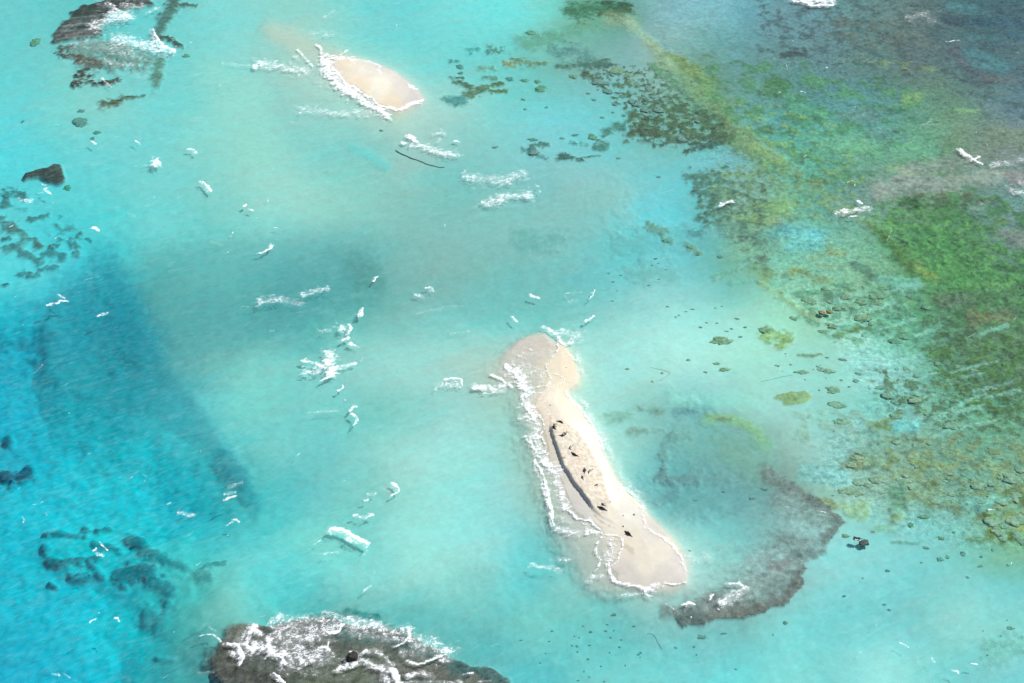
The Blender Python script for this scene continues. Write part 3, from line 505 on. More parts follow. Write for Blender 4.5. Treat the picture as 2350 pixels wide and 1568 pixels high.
def height_at(x, y):
    i = np.clip(np.searchsorted(xs, x) , 1, len(xs) - 1); j = np.clip(np.searchsorted(ys, y), 1, len(ys) - 1)
    tx = (x - xs[i - 1]) / (xs[i] - xs[i - 1]); ty = (y - ys[j - 1]) / (ys[j] - ys[j - 1])
    a = HGT[j - 1, i - 1] * (1 - tx) + HGT[j - 1, i] * tx; b = HGT[j, i - 1] * (1 - tx) + HGT[j, i] * tx
    return a * (1 - ty) + b * ty

# ------------------------------------------------------------------ materials
def mat(name):
    m = bpy.data.materials.new(name); m.use_nodes = True; m.node_tree.nodes.clear(); return m
class N:
    def __init__(s, m): s.t = m.node_tree
    def __call__(s, typ, **kw):
        n = s.t.nodes.new("ShaderNode" + typ)
        for k, v in kw.items():
            if k.startswith("i_"):
                key = k[2:]; key = int(key) if key.isdigit() else key.replace("_", " ")
                n.inputs[key].default_value = v
            else: setattr(n, k, v)
        return n
    def L(s, a, b): s.t.links.new(a, b)
    def math(s, op, a, b=None, c=None, clamp=False):
        n = s.t.nodes.new("ShaderNodeMath"); n.operation = op; n.use_clamp = clamp
        for i, q in enumerate((a, b, c)):
            if q is None: continue
            if isinstance(q, (int, float)): n.inputs[i].default_value = q
            else: s.t.links.new(q, n.inputs[i])
        return n.outputs[0]
    def noise(s, vec, scale, detail=3, rough=.5, dist=0.0):
        n = s("TexNoise"); n.inputs["Scale"].default_value = scale; n.inputs["Detail"].default_value = detail
        n.inputs["Roughness"].default_value = rough; n.inputs["Distortion"].default_value = dist
        s.L(vec, n.inputs["Vector"]); return n.outputs[0]
    def map(s, vec, scale=(1, 1, 1), rot=0.0):
        n = s("Mapping", vector_type='TEXTURE'); n.inputs["Scale"].default_value = tuple(1.0 / q for q in scale); n.inputs["Rotation"].default_value = (0, 0, rot)
        s.L(vec, n.inputs["Vector"]); return n.outputs[0]
    def ramp(s, x, a, b, lo=0.0, hi=1.0):
        n = s("MapRange", interpolation_type='SMOOTHSTEP')
        for i, q in enumerate((x, a, b, lo, hi)):
            if isinstance(q, (int, float)): n.inputs[i].default_value = q
            else: s.L(q, n.inputs[i])
        return n.outputs[0]
def bottom_material():
    m = mat("sea_bottom"); n = N(m); geo = n("NewGeometry"); pos = geo.outputs["Position"]
    ac = n("Attribute", attribute_name="tone"); ar = n("Attribute", attribute_name="rough"); rg = ar.outputs["Fac"]
    a = n.noise(pos, .9, 4, .62, .3); b = n.noise(pos, 3.2, 3, .6)
    # sand ripples under the water, running with the swell
    rp = n("TexWave", wave_type='BANDS', bands_direction='X'); rp.inputs["Scale"].default_value = .55; rp.inputs["Distortion"].default_value = 3.5
    rp.inputs["Detail"].default_value = 2; rp.inputs["Detail Scale"].default_value = .12
    n.L(n.map(pos, (1, 1, 1), math.radians(35)), rp.inputs["Vector"])
    rmask = n.ramp(n.noise(pos, .02, 2), .5, .62)
    f1 = n.math('MULTIPLY', n.math('SUBTRACT', a, .5), n.math('MULTIPLY_ADD', rg, 1.5, .10))
    f2 = n.math('MULTIPLY', n.math('SUBTRACT', b, .5), n.math('MULTIPLY_ADD', rg, 1.0, .05))
    f3 = n.math('MULTIPLY', n.math('MULTIPLY', n.math('SUBTRACT', rp.outputs["Fac"], .5), rmask), .075)
    f3 = n.math('MULTIPLY', f3, n.math('SUBTRACT', 1.0, rg, clamp=True))
    f = n.math('ADD', 1.0, n.math('ADD', f3, n.math('ADD', f1, f2)))
    f = n.math('MAXIMUM', f, .25)
    mul = n("VectorMath", operation='SCALE'); n.L(ac.outputs["Color"], mul.inputs[0]); n.L(f, mul.inputs["Scale"])
    bs = n("BsdfPrincipled"); bs.inputs["Roughness"].default_value = .85; bs.inputs["Specular IOR Level"].default_value = .15
    n.L(mul.outputs[0], bs.inputs["Base Color"])
    bmp = n("Bump"); bmp.inputs["Distance"].default_value = .35; n.L(n.math('ADD', a, n.math('MULTIPLY', b, .35)), bmp.inputs["Height"])
    n.L(n.math('MULTIPLY_ADD', rg, .9, .03), bmp.inputs["Strength"]); n.L(bmp.outputs[0], bs.inputs["Normal"])
    o = n("OutputMaterial"); n.L(bs.outputs[0], o.inputs[0]); return m
def water_material():
    m = mat("sea_water"); n = N(m); geo = n("NewGeometry"); pos = geo.outputs["Position"]
    w1 = n.noise(n.map(pos, (.45, 1.0, 1), math.radians(28)), .8, 4, .6, .6)
    w2 = n.noise(n.map(pos, (.4, 1.0, 1), math.radians(12)), 2.2, 3, .6)
    big = n.noise(pos, .03, 3, .5)
    bmp = n("Bump"); bmp.inputs["Strength"].default_value = .35; bmp.inputs["Distance"].default_value = .3
    n.L(n.math('ADD', w1, n.math('MULTIPLY', w2, .3)), bmp.inputs["Height"])
    tr = n("BsdfTransparent"); gl = n("BsdfGlossy"); gl.inputs["Roughness"].default_value = .12
    n.L(bmp.outputs[0], gl.inputs["Normal"])
    fr = n("Fresnel"); fr.inputs["IOR"].default_value = 1.33; n.L(bmp.outputs[0], fr.inputs["Normal"])
    milk = n("BsdfDiffuse"); milk.inputs["Color"].default_value = (.55, .80, .78, 1)
    # suspended fine foam and sediment streaks in the skin of the water
    s1 = n.noise(n.map(pos, (.30, 1.0, 1), math.radians(26)), .55, 5, .7, 1.2)
    s2 = n.noise(n.map(pos, (.35, 1.0, 1), math.radians(35)), 1.6, 4, .75, .3)
    mk = n.math('MULTIPLY', n.ramp(s1, .42, .85), n.ramp(big, .35, .75, .05, .12))
    mk = n.math('ADD', mk, n.math('MULTIPLY', n.ramp(s2, .42, .75), .055))
    mx = n("MixShader"); n.L(mk, mx.inputs[0]); n.L(tr.outputs[0], mx.inputs[1]); n.L(milk.outputs[0], mx.inputs[2])
    mx2 = n("MixShader"); n.L(n.math('MULTIPLY', fr.outputs[0], .9), mx2.inputs[0]); n.L(mx.outputs[0], mx2.inputs[1]); n.L(gl.outputs[0], mx2.inputs[2])
    va = n("VolumeAbsorption"); va.inputs["Density"].default_value = float(ABS[0])
    va.inputs["Color"].default_value = (0.0, 1 - ABS[1] / ABS[0], 1 - ABS[2] / ABS[0], 1)
    o = n("OutputMaterial"); n.L(mx2.outputs[0], o.inputs[0]); n.L(va.outputs[0], o.inputs[1]); return m
def foam_material():
    m = mat("sea_foam"); n = N(m); geo = n("NewGeometry"); pos = geo.outputs["Position"]
    ad = n("Attribute", attribute_name="froth"); d = ad.outputs["Fac"]
    p = n.map(pos, (.75, 1.0, 1), math.radians(10))
    def ridge(scale, dist):
        q = n.noise(p, scale, 3, .55, dist)
        return n.math('SUBTRACT', 1.0, n.math('MULTIPLY', n.math('ABSOLUTE', n.math('SUBTRACT', q, .5)), 8.5), clamp=True)
    r1 = ridge(.45, 1.8); r2 = ridge(1.15, 1.3); fine = n.noise(p, 2.6, 4, .75)
    patch = n.ramp(n.noise(p, .16, 3, .6), .3, .7)
    lace = n.math('ADD', n.math('MULTIPLY', r1, .30), n.math('ADD', n.math('MULTIPLY', r2, .30), n.math('MULTIPLY', fine, .36)))
    lace = n.math('ADD', lace, n.math('MULTIPLY', patch, .22))
    thr = n.math('MULTIPLY_ADD', d, -.86, 1.0)
    a = n.ramp(lace, thr, n.math('ADD', thr, .48))
    a = n.math('MULTIPLY', a, n.ramp(d, .0, .12))
    # a milky film of bubbles under the lace
    a = n.math('MULTIPLY', n.math('MAXIMUM', a, n.math('MULTIPLY', n.ramp(d, .1, 1.1), .30)), .70)
    bs = n("BsdfDiffuse"); bs.inputs["Color"].default_value = (.95, .97, .98, 1)
    bmp = n("Bump"); bmp.inputs["Distance"].default_value = .15; bmp.inputs["Strength"].default_value = .45; n.L(lace, bmp.inputs["Height"]); n.L(bmp.outputs[0], bs.inputs["Normal"])
    tr = n("BsdfTransparent"); mx = n("MixShader"); n.L(a, mx.inputs[0]); n.L(tr.outputs[0], mx.inputs[1]); n.L(bs.outputs[0], mx.inputs[2])
    o = n("OutputMaterial"); n.L(mx.outputs[0], o.inputs[0]); return m
def lump_material(name, c1, c2, scale=1.5):
    m = mat(name); n = N(m); tc = n("TexCoord"); geo = n("NewGeometry")
    a = n.noise(geo.outputs["Position"], scale, 5, .65, .4)
    mx = n("MixRGB"); mx.inputs[1].default_value = (*c1, 1); mx.inputs[2].default_value = (*c2, 1); n.L(n.ramp(a, .35, .65), mx.inputs[0])
    bs = n("BsdfPrincipled"); bs.inputs["Roughness"].default_value = .8; n.L(mx.outputs[0], bs.inputs["Base Color"])
    b = n("Bump"); b.inputs["Distance"].default_value = .15; b.inputs["Strength"].default_value = .8; n.L(a, b.inputs["Height"]); n.L(b.outputs[0], bs.inputs["Normal"])
    o = n("OutputMaterial"); n.L(bs.outputs[0], o.inputs[0]); return m
M_BOT, M_WAT, M_FOAM = bottom_material(), water_material(), foam_material()

# ------------------------------------------------------------------ helpers
def tag(o, label=None, cat=None, group=None, kind=None):
    if label: o["label"] = label
    if cat: o["category"] = cat
    if group: o["group"] = group
    if kind: o["kind"] = kind
    return o
def grid_mesh(name, X, Y, Z, keep, attrs):
    """mesh of the kept quads of a grid; attrs: name -> (array, 'c' or 'f')"""
    ny, nx = X.shape
    idx = np.arange(ny * nx).reshape(ny, nx)
    q = np.stack([idx[:-1, :-1], idx[:-1, 1:], idx[1:, 1:], idx[1:, :-1]], -1)[keep]
    used, inv = np.unique(q.ravel(), return_inverse=True)
    me = bpy.data.meshes.new(name)
    me.vertices.add(len(used)); co = np.stack([X.ravel()[used], Y.ravel()[used], Z.ravel()[used]], -1)
    me.vertices.foreach_set("co", co.astype(np.float32).ravel())
    nf = len(q); me.loops.add(nf * 4); me.loops.foreach_set("vertex_index", inv.astype(np.int32).ravel())
    me.polygons.add(nf); me.polygons.foreach_set("loop_start", np.arange(0, nf * 4, 4, dtype=np.int32))
    me.update(calc_edges=True)
    me.polygons.foreach_set("use_smooth", np.ones(nf, bool))
    for k, (arr, ty) in attrs.items():
        if ty == 'c':
            at = me.attributes.new(k, 'FLOAT_COLOR', 'POINT'); c = arr.reshape(-1, 3)[used]
            at.data.foreach_set("color", np.concatenate([c, np.ones((len(c), 1))], 1).astype(np.float32).ravel())
        else:
            at = me.attributes.new(k, 'FLOAT', 'POINT'); at.data.foreach_set("value", arr.ravel()[used].astype(np.float32))
    o = bpy.data.objects.new(name, me); COL.objects.link(o); return o

# ------------------------------------------------------------------ ground objects
FACE = OID[:-1, :-1]
META = {
 KA: ('reef', 'dark brown broken reef under surf near the upper left corner', 'reef', None),
 KB: ('reef', 'wedge of dark reef rock near the left edge with pale water all round it', 'reef', None),
 'coral_west': ('coral_patches', 'loose cluster of dark coral patches in bright cyan water at the left edge', 'coral', 'stuff'),
 'coral_west_deep': ('coral_patch', 'blurred dark patch deep in blue water against the left edge', 'coral', None),
 'coral_south_west': ('coral_patches', 'trail of dark coral patches deep in blue water at the lower left', 'coral', 'stuff'),
 KR: ('reef', 'large grey brown reef under lacy white surf along the bottom edge', 'reef', None),
 KG: ('algae_bed', 'green algae covering the reef flat along the right side', 'algae', 'stuff'),
 'coral_east': ('coral_rubble', 'mottled yellow green coral rubble below the green reef flat', 'coral', 'stuff'),
 'coral_patch_flat': ('coral_patch', 'flat pale yellow coral patch with a notched edge on bright sand', 'coral', None),
 KC: ('reef', 'curved brown reef sweeping round the tip of the long sand island', 'reef', None),
 'coral_yellow_cluster': ('coral_rubble', 'bright yellow green coral growth touching the right edge', 'coral', 'stuff'),
 'sand_islet': ('sand_islet', None, None, 'structure'),
 'sand_island': ('sand_island', None, None, 'structure'),
}
ATT = {"tone": (A, 'c'), "rough": (ROUGH, 'f')}
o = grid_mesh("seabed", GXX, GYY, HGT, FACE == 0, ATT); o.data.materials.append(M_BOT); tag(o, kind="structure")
for key, i in OWN.items():
    if not (FACE == i).any(): continue
    nm, lab, cat, kind = META[key]
    o = grid_mesh(nm, GXX, GYY, HGT, FACE == i, ATT); o.data.materials.append(M_BOT)
    tag(o, lab, cat, None, kind)
# water body: a closed block whose top is the sea surface
bm = bmesh.new(); bmesh.ops.create_cube(bm, size=1.0)
for v in bm.verts: v.co = Vector((v.co.x * 7800, 3100 + v.co.y * 6700, -30 if v.co.z < 0 else 0.0))
me = bpy.data.meshes.new("water"); bm.to_mesh(me); bm.free()
o = bpy.data.objects.new("water", me); COL.objects.link(o); me.materials.append(M_WAT); tag(o, kind="structure")

# ------------------------------------------------------------------ foam
FZ = [0.02]
def foam(label, items, cat="whitecap", name="whitecap", h=.35, step=None, kind=None, group=None):
    """items: (c, r, pts, width, density[, width_end]) in sheet units; the foam stands h metres proud where it is densest"""
    S_ = []
    for it in items:
        c, r, pts, w, d = it[:5]; w1 = it[5] if len(it) > 5 else w
        S_.append((Q(c, r, pts), max(w, 6) / 4.0, max(w1, 6) / 4.0, d))
    us = [p[0] for s in S_ for p in s[0]]; vs = [p[1] for s in S_ for p in s[0]]; pad = max(max(s[1], s[2]) for s in S_) * 1.4 + 8
    cx, cy = to_ground([min(us) - pad, max(us) + pad, min(us) - pad, max(us) + pad], [min(vs) - pad, min(vs) - pad, max(vs) + pad, max(vs) + pad])
    x0, x1, y0, y1 = cx.min(), cx.max(), cy.min(), cy.max()
    s = step or (.16 if (x1 - x0) < 14 else .26 if (x1 - x0) < 60 else .34)
    X, Y = np.meshgrid(np.arange(x0, x1, s), np.arange(y0, y1, s)); u, v = to_map(X, Y)
    wa = fbm(X / 2.0, Y / 2.0, 3, 201); wb = fbm(X / 2.0, Y / 2.0, 3, 231); wc = fbm(X / .8, Y / .8, 2, 261)
    we = fbm(X / 6.0, Y / 6.0, 3, 281); wf = fbm(X / 6.0, Y / 6.0, 3, 291)
    wm = 1 + .75 * fbm(X / 1.5, Y / 1.0, 3, 311)
    dn = np.zeros(X.shape)
    for P, w0, w1, d in S_:
        if max(w0, w1) <= 4.3 and d > .6: d = .86; w0 *= 1.5; w1 *= 1.5
        if d > 1.0: w0 *= .72; w1 *= .72
        W = max(w0, w1); a1 = min(5.0, .30 * W + .5); a2 = min(9.0, .38 * W)
        q = seg_dist(u + wa * a1 + we * a2 + wc * 1.2, v + wb * a1 * .8 + wf * a2 * .7 + wc * .8, P, w0, w1) * wm
        if d > 1.0:     # a crest, with feathered foam trailing behind it on the seaward side
            q2 = seg_dist(u + W * .75 + wa * a1 * 1.5, v - W * .12 + wb * a1, P, w0, w1)
            pr = np.maximum(.97 * d * np.clip(1.1 * (1 - (q / 1.15) ** 1.7), 0, 1), .74 * np.clip(1 - q2 / 2.5, 0, 1))
        else: pr = d * np.clip(1.15 * (1 - (q / 1.35) ** 1.5), 0, 1)
        dn = np.maximum(dn, pr)
    dn = dn * (1 + .30 * wc + .30 * wa)
    hb = height_at(X, Y)
    FZ[0] += .0035
    Z = np.maximum(hb, 0) + FZ[0] + max(h - .3, 0) * .3 * np.clip(dn - .35, 0, 1) ** 1.3 * (1 + .35 * wc) * (hb < .02)
    m = dn > .015; k = m[:-1, :-1] | m[1:, :-1] | m[:-1, 1:] | m[1:, 1:]
    if not k.any(): return
    o = grid_mesh(name, X, Y, Z, k, {"froth": (dn, 'f')}); o.data.materials.append(M_FOAM)
    tag(o, label, cat if not kind == 'structure' else None, group, kind); return o
def surf(label, items, **kw): return foam(label, items, cat="surf", name="surf", **kw)

surf('white surf breaking over the dark broken reef, upper band near the top edge', [(0,0,[(870,230),(1000,175),(1150,135)],150,.72),(0,0,[(990,25),(1080,85),(1200,165)],46,1.05),(0,0,[(1130,50),(1300,60)],70,.55),(0,0,[(850,150),(700,220),(520,310)],80,.34),(0,0,[(600,330),(940,280)],60,.4),(0,0,[(1340,120),(1460,75)],26,.6),(0,0,[(900,40),(1000,60)],60,.4),(0,0,[(850,-10),(1400,10)],40,.35)])
surf('breaker with a sharp curved front and lacy foam over the broken reef', [(0,0,[(1415,275),(1425,340),(1490,410),(1600,472)],34,1.25,56),(0,0,[(1050,370),(1250,400),(1400,430),(1540,480)],120,.74),(0,0,[(700,390),(1000,430),(1300,520)],130,.42),(0,0,[(980,560),(1100,600),(1220,600)],64,.52),(0,0,[(965,545),(1020,592)],12,1.0),(0,0,[(1130,660),(1350,700)],100,.33),(0,0,[(940,720),(1020,795)],13,.95),(0,0,[(600,560),(900,590)],60,.3)], h=.8)
surf('tumbling white surf along the left shore of the small sand islet', [(1,0,[(640,560),(680,650),(750,750),(830,820),(910,870),(1000,940),(1090,1000),(1190,1040),(1225,1075)],120,.95,60),(1,0,[(700,620),(770,690),(830,775),(900,800),(960,850),(1060,900),(1110,960),(1200,990),(1290,1010)],34,1.2),(1,0,[(1110,990),(1180,1040),(1215,1075)],60,1.25),(1,0,[(600,500),(750,535),(900,545)],46,.8),(1,0,[(740,800),(900,890),(1050,1000)],70,.66),(1,0,[(1160,980),(1325,1008)],26,1.0),(1,0,[(420,1010),(600,1035),(750,1050),(900,1040),(1100,1020)],96,.52),(1,0,[(560,740),(700,780)],90,.46),(1,0,[(300,1130),(560,1120)],40,.3),(1,0,[(600,600),(640,680)],90,.7)], h=.6)
surf('thin wash lines on the right shore of the small sand islet', [(1,0,[(900,545),(1040,565),(1150,610)],22,.7),(1,0,[(1120,620),(1150,690)],24,.75),(1,0,[(1410,785),(1475,825)],34,.95),(1,0,[(1330,1000),(1400,970),(1530,930)],36,1.0),(1,0,[(1200,640),(1380,750),(1500,860)],30,.32)], h=.1)
surf('spread of lacy foam in open water left of the small sand islet', [(1,0,[(20,600),(120,590),(300,640),(450,650)],110,.68),(0,0,[(2050,585),(2350,605)],32,.42),(1,0,[(380,450),(450,530),(520,610)],22,.85),(1,0,[(380,530),(560,560)],70,.42),(1,0,[(500,340),(680,300)],130,.33),(1,0,[(620,170),(720,120)],60,.38),(1,0,[(50,330),(150,390)],60,.25)])
foam('small crescent whitecap on the sand spit above the small islet', [(1,0,[(560,412),(600,438),(602,465)],24,1.1)])
foam('short slanted foam streak touching the top of the small sand islet', [(1,0,[(770,512),(840,460)],14,.9)])
foam('bright whitecap with a lacy tail beside the long dark cable', [(1,0,[(1405,1255),(1440,1275),(1480,1305)],46,1.25),(1,0,[(1620,1235),(1700,1212),(1722,1228)],44,.75),(1,0,[(1430,1330),(1600,1370),(1700,1405),(1850,1420)],74,.66),(1,0,[(1820,1300),(1850,1296),(1872,1315)],12,.8),(1,0,[(1340,1310),(1390,1315)],14,.7),(1,0,[(1680,1290)],60,.5)])
foam('upper of two lacy foam patches right of the lagoon middle', [(1,1,[(1930,55),(2100,80),(2300,95),(2450,30)],110,.58),(1,1,[(2430,10),(2470,30)],20,.8)])
foam('lower of two lacy foam patches right of the lagoon middle', [(1,1,[(2080,290),(2200,285),(2300,245),(2520,230)],96,.66),(1,1,[(2560,125),(2590,145)],14,1.0),(1,1,[(2610,190)],12,.7)])
foam('isolated bright tapered whitecap in the dark band left of centre', [(1,1,[(975,1325),(985,1260)],44,1.35,16)])
foam('small slanted whitecap at the right end of the dark band', [(1,1,[(1080,1018),(1120,972)],32,1.3,16)])
foam('small comma shaped whitecap with a thin tail left of centre', [(1,1,[(0,765),(80,750),(130,720),(155,682)],8,1.15,34)])
foam('long lacy foam streak in the dark band left of centre', [(1,1,[(0,1252),(60,1220)],22,.7),(1,1,[(60,1200),(180,1180),(280,1190),(420,1222)],74,.58),(1,1,[(420,1135),(520,1110),(660,1085)],48,.72)])
foam('faint ring shaped foam patch above the long sand island', [(1,1,[(1560,1080),(1615,1078),(1632,1110)],15,.85),(1,1,[(1600,1105)],70,.5),(1,1,[(1460,1138),(1520,1150),(1530,1170)],40,.58),(1,1,[(1480,1312),(1600,1290),(1750,1250),(1900,1245)],32,.4)])
foam('hooked whitecap with ragged foam below the tapered one', [(1,1,[(850,1415),(885,1455),(850,1505)],32,1.2),(1,1,[(790,1460)],110,.72),(1,1,[(560,1465),(690,1465)],40,.45),(1,1,[(780,1570),(850,1535)],34,1.1),(1,2,[(860,15),(935,62)],26,1.15,30)])
foam('large star shaped splash of foam left of the long sand island', [(1,2,[(430,180),(560,215),(680,260)],40,.85),(1,2,[(690,130),(660,200),(700,280)],130,.86),(1,2,[(610,362),(690,325),(735,290)],22,1.15,34),(1,2,[(470,285),(640,240)],80,.68),(1,2,[(720,240),(820,240),(910,215)],50,.78)])
foam('small curled whitecap below the star shaped splash', [(1,2,[(755,458),(800,430),(795,405)],18,.95)])
foam('pair of small whitecaps, one hooked, halfway down left of the long island', [(1,2,[(870,640),(885,600),(922,605)],26,.95),(1,2,[(888,662),(925,690),(940,730),(900,770)],26,1.25,12),(1,2,[(480,660),(600,645),(740,650)],30,.5),(1,2,[(820,545)],26,.55)])
foam('arched lacy whitecap just left of the island surf', [(1,2,[(1740,350),(1830,338),(1885,345),(1902,412)],12,.9),(1,2,[(1670,425),(1760,400),(1870,400)],66,.6)])
foam('bright crest with feathery foam touching the left surf of the long island', [(1,2,[(2165,308),(2230,335),(2300,385),(2360,430)],36,1.2),(1,2,[(2010,430),(2150,440),(2300,410)],76,.72),(1,2,[(2080,482),(2260,465)],24,.66)])
foam('crescent whitecap facing right in the pale water left of the island', [(1,2,[(1262,1305),(1300,1330),(1312,1375),(1250,1428)],34,1.3,12),(1,2,[(1190,1375),(1270,1360)],66,.5)])
foam('faint foam flecks left of the crescent whitecap', [(1,2,[(1030,1408),(1100,1400)],26,.55),(1,2,[(1000,1466),(1030,1455)],14,.75)])
foam('largest whitecap, a long slanting crest above the bottom reef', [(1,3,[(700,160),(760,160),(850,200),(950,250),(1040,290)],52,1.3,64),(1,3,[(1040,290),(1012,350)],28,1.1,12),(1,3,[(985,408),(1015,365)],10,.9),(1,3,[(820,245),(930,280)],40,.8),(1,3,[(690,200)],40,.7)], h=.7)
foam('small ragged whitecap just above the long slanting crest', [(1,3,[(900,45),(1000,55),(1078,25)],38,.82,24),(1,3,[(1030,12),(1078,30)],14,1.1)])
foam('short feathery foam trail right above the bottom reef', [(1,3,[(980,742),(1050,680)],24,.75),(1,3,[(1060,632),(1078,598)],12,.6),(1,3,[(1085,540),(1090,572)],18,.4)])
surf('solid white breaker at the left end of the bottom reef', [(0,3,[(2080,1215),(2160,1225),(2225,1290),(2240,1330),(2210,1410)],40,1.4,40),(0,3,[(2180,1290),(2230,1330)],80,1.25)], h=1.0)
surf('thick tumbling foam on the left part of the bottom reef', [(0,3,[(2350,1050),(2300,1110),(2240,1220),(2330,1275)],90,1.05),(1,3,[(-30,1070),(60,1130)],70,1.2),(1,3,[(0,1240),(100,1250),(230,1300)],160,.82),(1,3,[(120,1160),(140,1280),(230,1350),(262,1400)],54,1.3),(0,3,[(2240,1290),(2300,1330)],50,.7)], h=.9)
surf('lacy web of foam spread over the middle of the bottom reef', [(1,3,[(160,1010),(500,1000),(800,1000),(1150,1060)],120,.60),(1,3,[(160,1150),(400,1150),(650,1130)],150,.72),(1,3,[(170,1060),(500,1080),(760,1060)],120,.62),(1,3,[(250,1260),(600,1290)],150,.55),(1,3,[(680,1125),(760,1100),(800,1040)],56,1.25),(1,3,[(682,1130),(655,1250)],10,1.2),(1,3,[(550,1240),(650,1248),(725,1320)],28,1.15),(1,3,[(400,1200),(300,1380),(500,1350),(650,1330)],170,.64),(1,3,[(200,1455),(380,1440),(600,1500)],100,.42),(1,3,[(450,955),(650,930),(900,960)],60,.42),(1,3,[(400,1200)],60,.95),(1,3,[(420,1370)],50,.95)], h=.5)
surf('feathery surf on the right half of the bottom reef', [(1,3,[(820,1010),(1000,1050),(1200,1085),(1390,1095)],120,.66),(1,3,[(900,1110),(1150,1150),(1350,1170)],80,.55),(1,3,[(1350,1300),(1550,1290),(1650,1270)],110,.5),(1,3,[(1400,1090),(1412,1150),(1350,1210),(1260,1242)],34,1.2,20),(1,3,[(1450,1180),(1600,1220),(1750,1280),(1700,1340)],150,.66),(1,3,[(1400,1370),(1480,1402),(1600,1370),(1750,1305)],34,1.15,20),(1,3,[(1850,1250),(1770,1340)],100,.42),(1,3,[(1550,1100),(1750,1160)],90,.3),(1,3,[(1380,1520),(1520,1480),(1590,1500)],74,.72),(1,3,[(1900,1502),(2000,1480)],22,.8),(1,3,[(2040,1565),(2150,1550)],20,.7),(1,3,[(1300,1565),(1900,1562)],30,.6)], h=.5)
surf('curl of foam trailing from the black rock on the bottom reef', [(1,3,[(935,1330),(1000,1280),(1080,1272),(1200,1350),(1262,1410)],42,.92),(1,3,[(770,1432),(950,1385),(1100,1420),(1240,1445)],90,.7),(1,3,[(860,1295),(935,1290)],16,.9),(1,3,[(900,1350),(980,1370)],40,.8)], h=.4)
surf('tall solid breaker cut by the bottom edge right of the black rock', [(1,3,[(1252,1430),(1262,1500),(1300,1600)],80,1.4,130),(1,3,[(1185,1520)],70,.85)], h=1.0)
surf('short solid breaker cut by the bottom edge left of the black rock', [(1,3,[(150,1488),(200,1520),(260,1580),(300,1640)],40,1.4)], h=.8)
surf('curved white streak approaching the left end of the bottom reef', [(0,3,[(1830,1142),(1900,1128),(1960,1130),(2005,1155),(2032,1195)],10,1.15,20),(0,3,[(1830,1070),(1900,1010)],70,.33),(0,3,[(1920,1060),(1980,1100)],30,.5)])
surf('broad wash of white foam along the upper left shore of the long sand island', [(2,2,[(-10,262),(60,290),(80,340),(120,440),(140,560),(180,650),(225,760),(215,850),(235,950),(285,1040),(310,1130),(380,1180),(430,1205)],120,.86),(2,2,[(20,280),(70,320),(110,430),(130,520)],44,1.15),(2,2,[(180,480),(150,560),(215,650),(285,720),(300,800),(265,870),(318,950),(310,1040),(345,1130),(400,1175),(440,1200)],13,1.12),(2,2,[(150,870),(190,960),(240,1060)],40,1.08),(2,2,[(120,600),(200,700),(210,800)],70,1.02),(2,2,[(100,700),(180,740)],80,.75),(2,2,[(170,500),(280,480),(325,430)],40,.6)], h=.4)
surf('thin lacy swash sheet over the rounded north tip of the long island', [(2,2,[(420,15),(425,80),(365,160),(310,225),(322,285)],13,1.1),(2,2,[(322,288),(362,350),(340,400),(290,422),(170,432)],12,.9),(2,2,[(340,300),(400,305),(475,345),(482,380),(400,425)],7,.85),(2,2,[(100,150),(250,100),(360,70)],150,.44),(2,2,[(130,250),(250,300),(290,380)],130,.46),(2,2,[(-60,60),(40,180)],120,.28)], h=.02)
surf('second bright breaker along the lower left shore of the long sand island', [(2,2,[(215,1100),(262,1200),(300,1300),(335,1400),(365,1540)],40,1.25,54),(2,3,[(372,-20),(368,60),(396,128)],44,1.3,24),(2,2,[(400,1250),(450,1350),(480,1520)],110,.80),(2,2,[(330,1180),(430,1260)],90,.74)], h=.45)
surf('scalloped swash edges on the lower left of the long sand island', [(2,3,[(530,0),(600,60),(720,80),(765,120),(830,175),(830,205)],15,1.1),(2,3,[(440,170),(600,190),(760,190),(830,230)],90,.68),(2,3,[(745,165),(850,208)],14,1.0),(2,3,[(850,208),(950,216),(1010,240),(1026,310),(985,390),(962,460),(900,500)],16,1.15),(2,3,[(840,212),(790,290),(770,370),(812,440),(802,500),(768,545)],24,1.1,14),(2,3,[(890,260),(930,330),(870,420)],120,.62),(2,3,[(440,60),(600,110),(720,130)],90,.5),(2,3,[(560,280),(600,320),(620,380)],18,.55),(2,3,[(690,640),(770,600),(850,590)],50,.62)], h=.05)
surf('thick foam line round the south end of the long sand island', [(2,3,[(880,470),(900,555),(955,640),(1060,672),(1190,692),(1212,722)],38,1.25),(2,3,[(1220,722),(1280,700),(1350,665)],44,.95),(2,3,[(1300,722),(1400,700)],90,.5),(2,3,[(1400,650),(1480,668),(1590,652)],15,.95),(2,3,[(1020,770),(1120,760),(1220,740),(1246,795)],44,.6),(2,3,[(1220,745),(1400,840),(1490,895)],18,.6)], h=.25)
surf('thin wash line down the right shore of the long sand island', [(2,2,[(500,460),(560,545),(640,640),(720,745),(780,850),(830,925)],36,.82),(2,2,[(830,960),(850,1080),(852,1180),(920,1270),(1000,1340),(1100,1400),(1160,1450),(1225,1540)],44,.66),(2,3,[(1200,40),(1220,140),(1290,190),(1400,250),(1500,350),(1562,430),(1575,500)],34,.76),(2,3,[(1460,430),(1560,440)],46,.4),(2,3,[(1590,440),(1605,550),(1600,630)],40,.5),(2,2,[(600,120),(640,300),(545,420),(700,640),(850,860),(920,1050),(1020,1240),(1180,1430)],96,.46),(2,2,[(500,80),(560,160),(605,270)],24,.55)], h=.06)
surf('ragged crossing foam at the top tip of the long sand island', [(2,1,[(295,1440),(370,1480),(430,1530),(460,1580)],38,1.1),(2,1,[(440,1500),(600,1520)],120,.60),(2,1,[(540,1400),(620,1420)],40,.35),(2,2,[(430,5),(500,40),(580,10)],40,.7)])
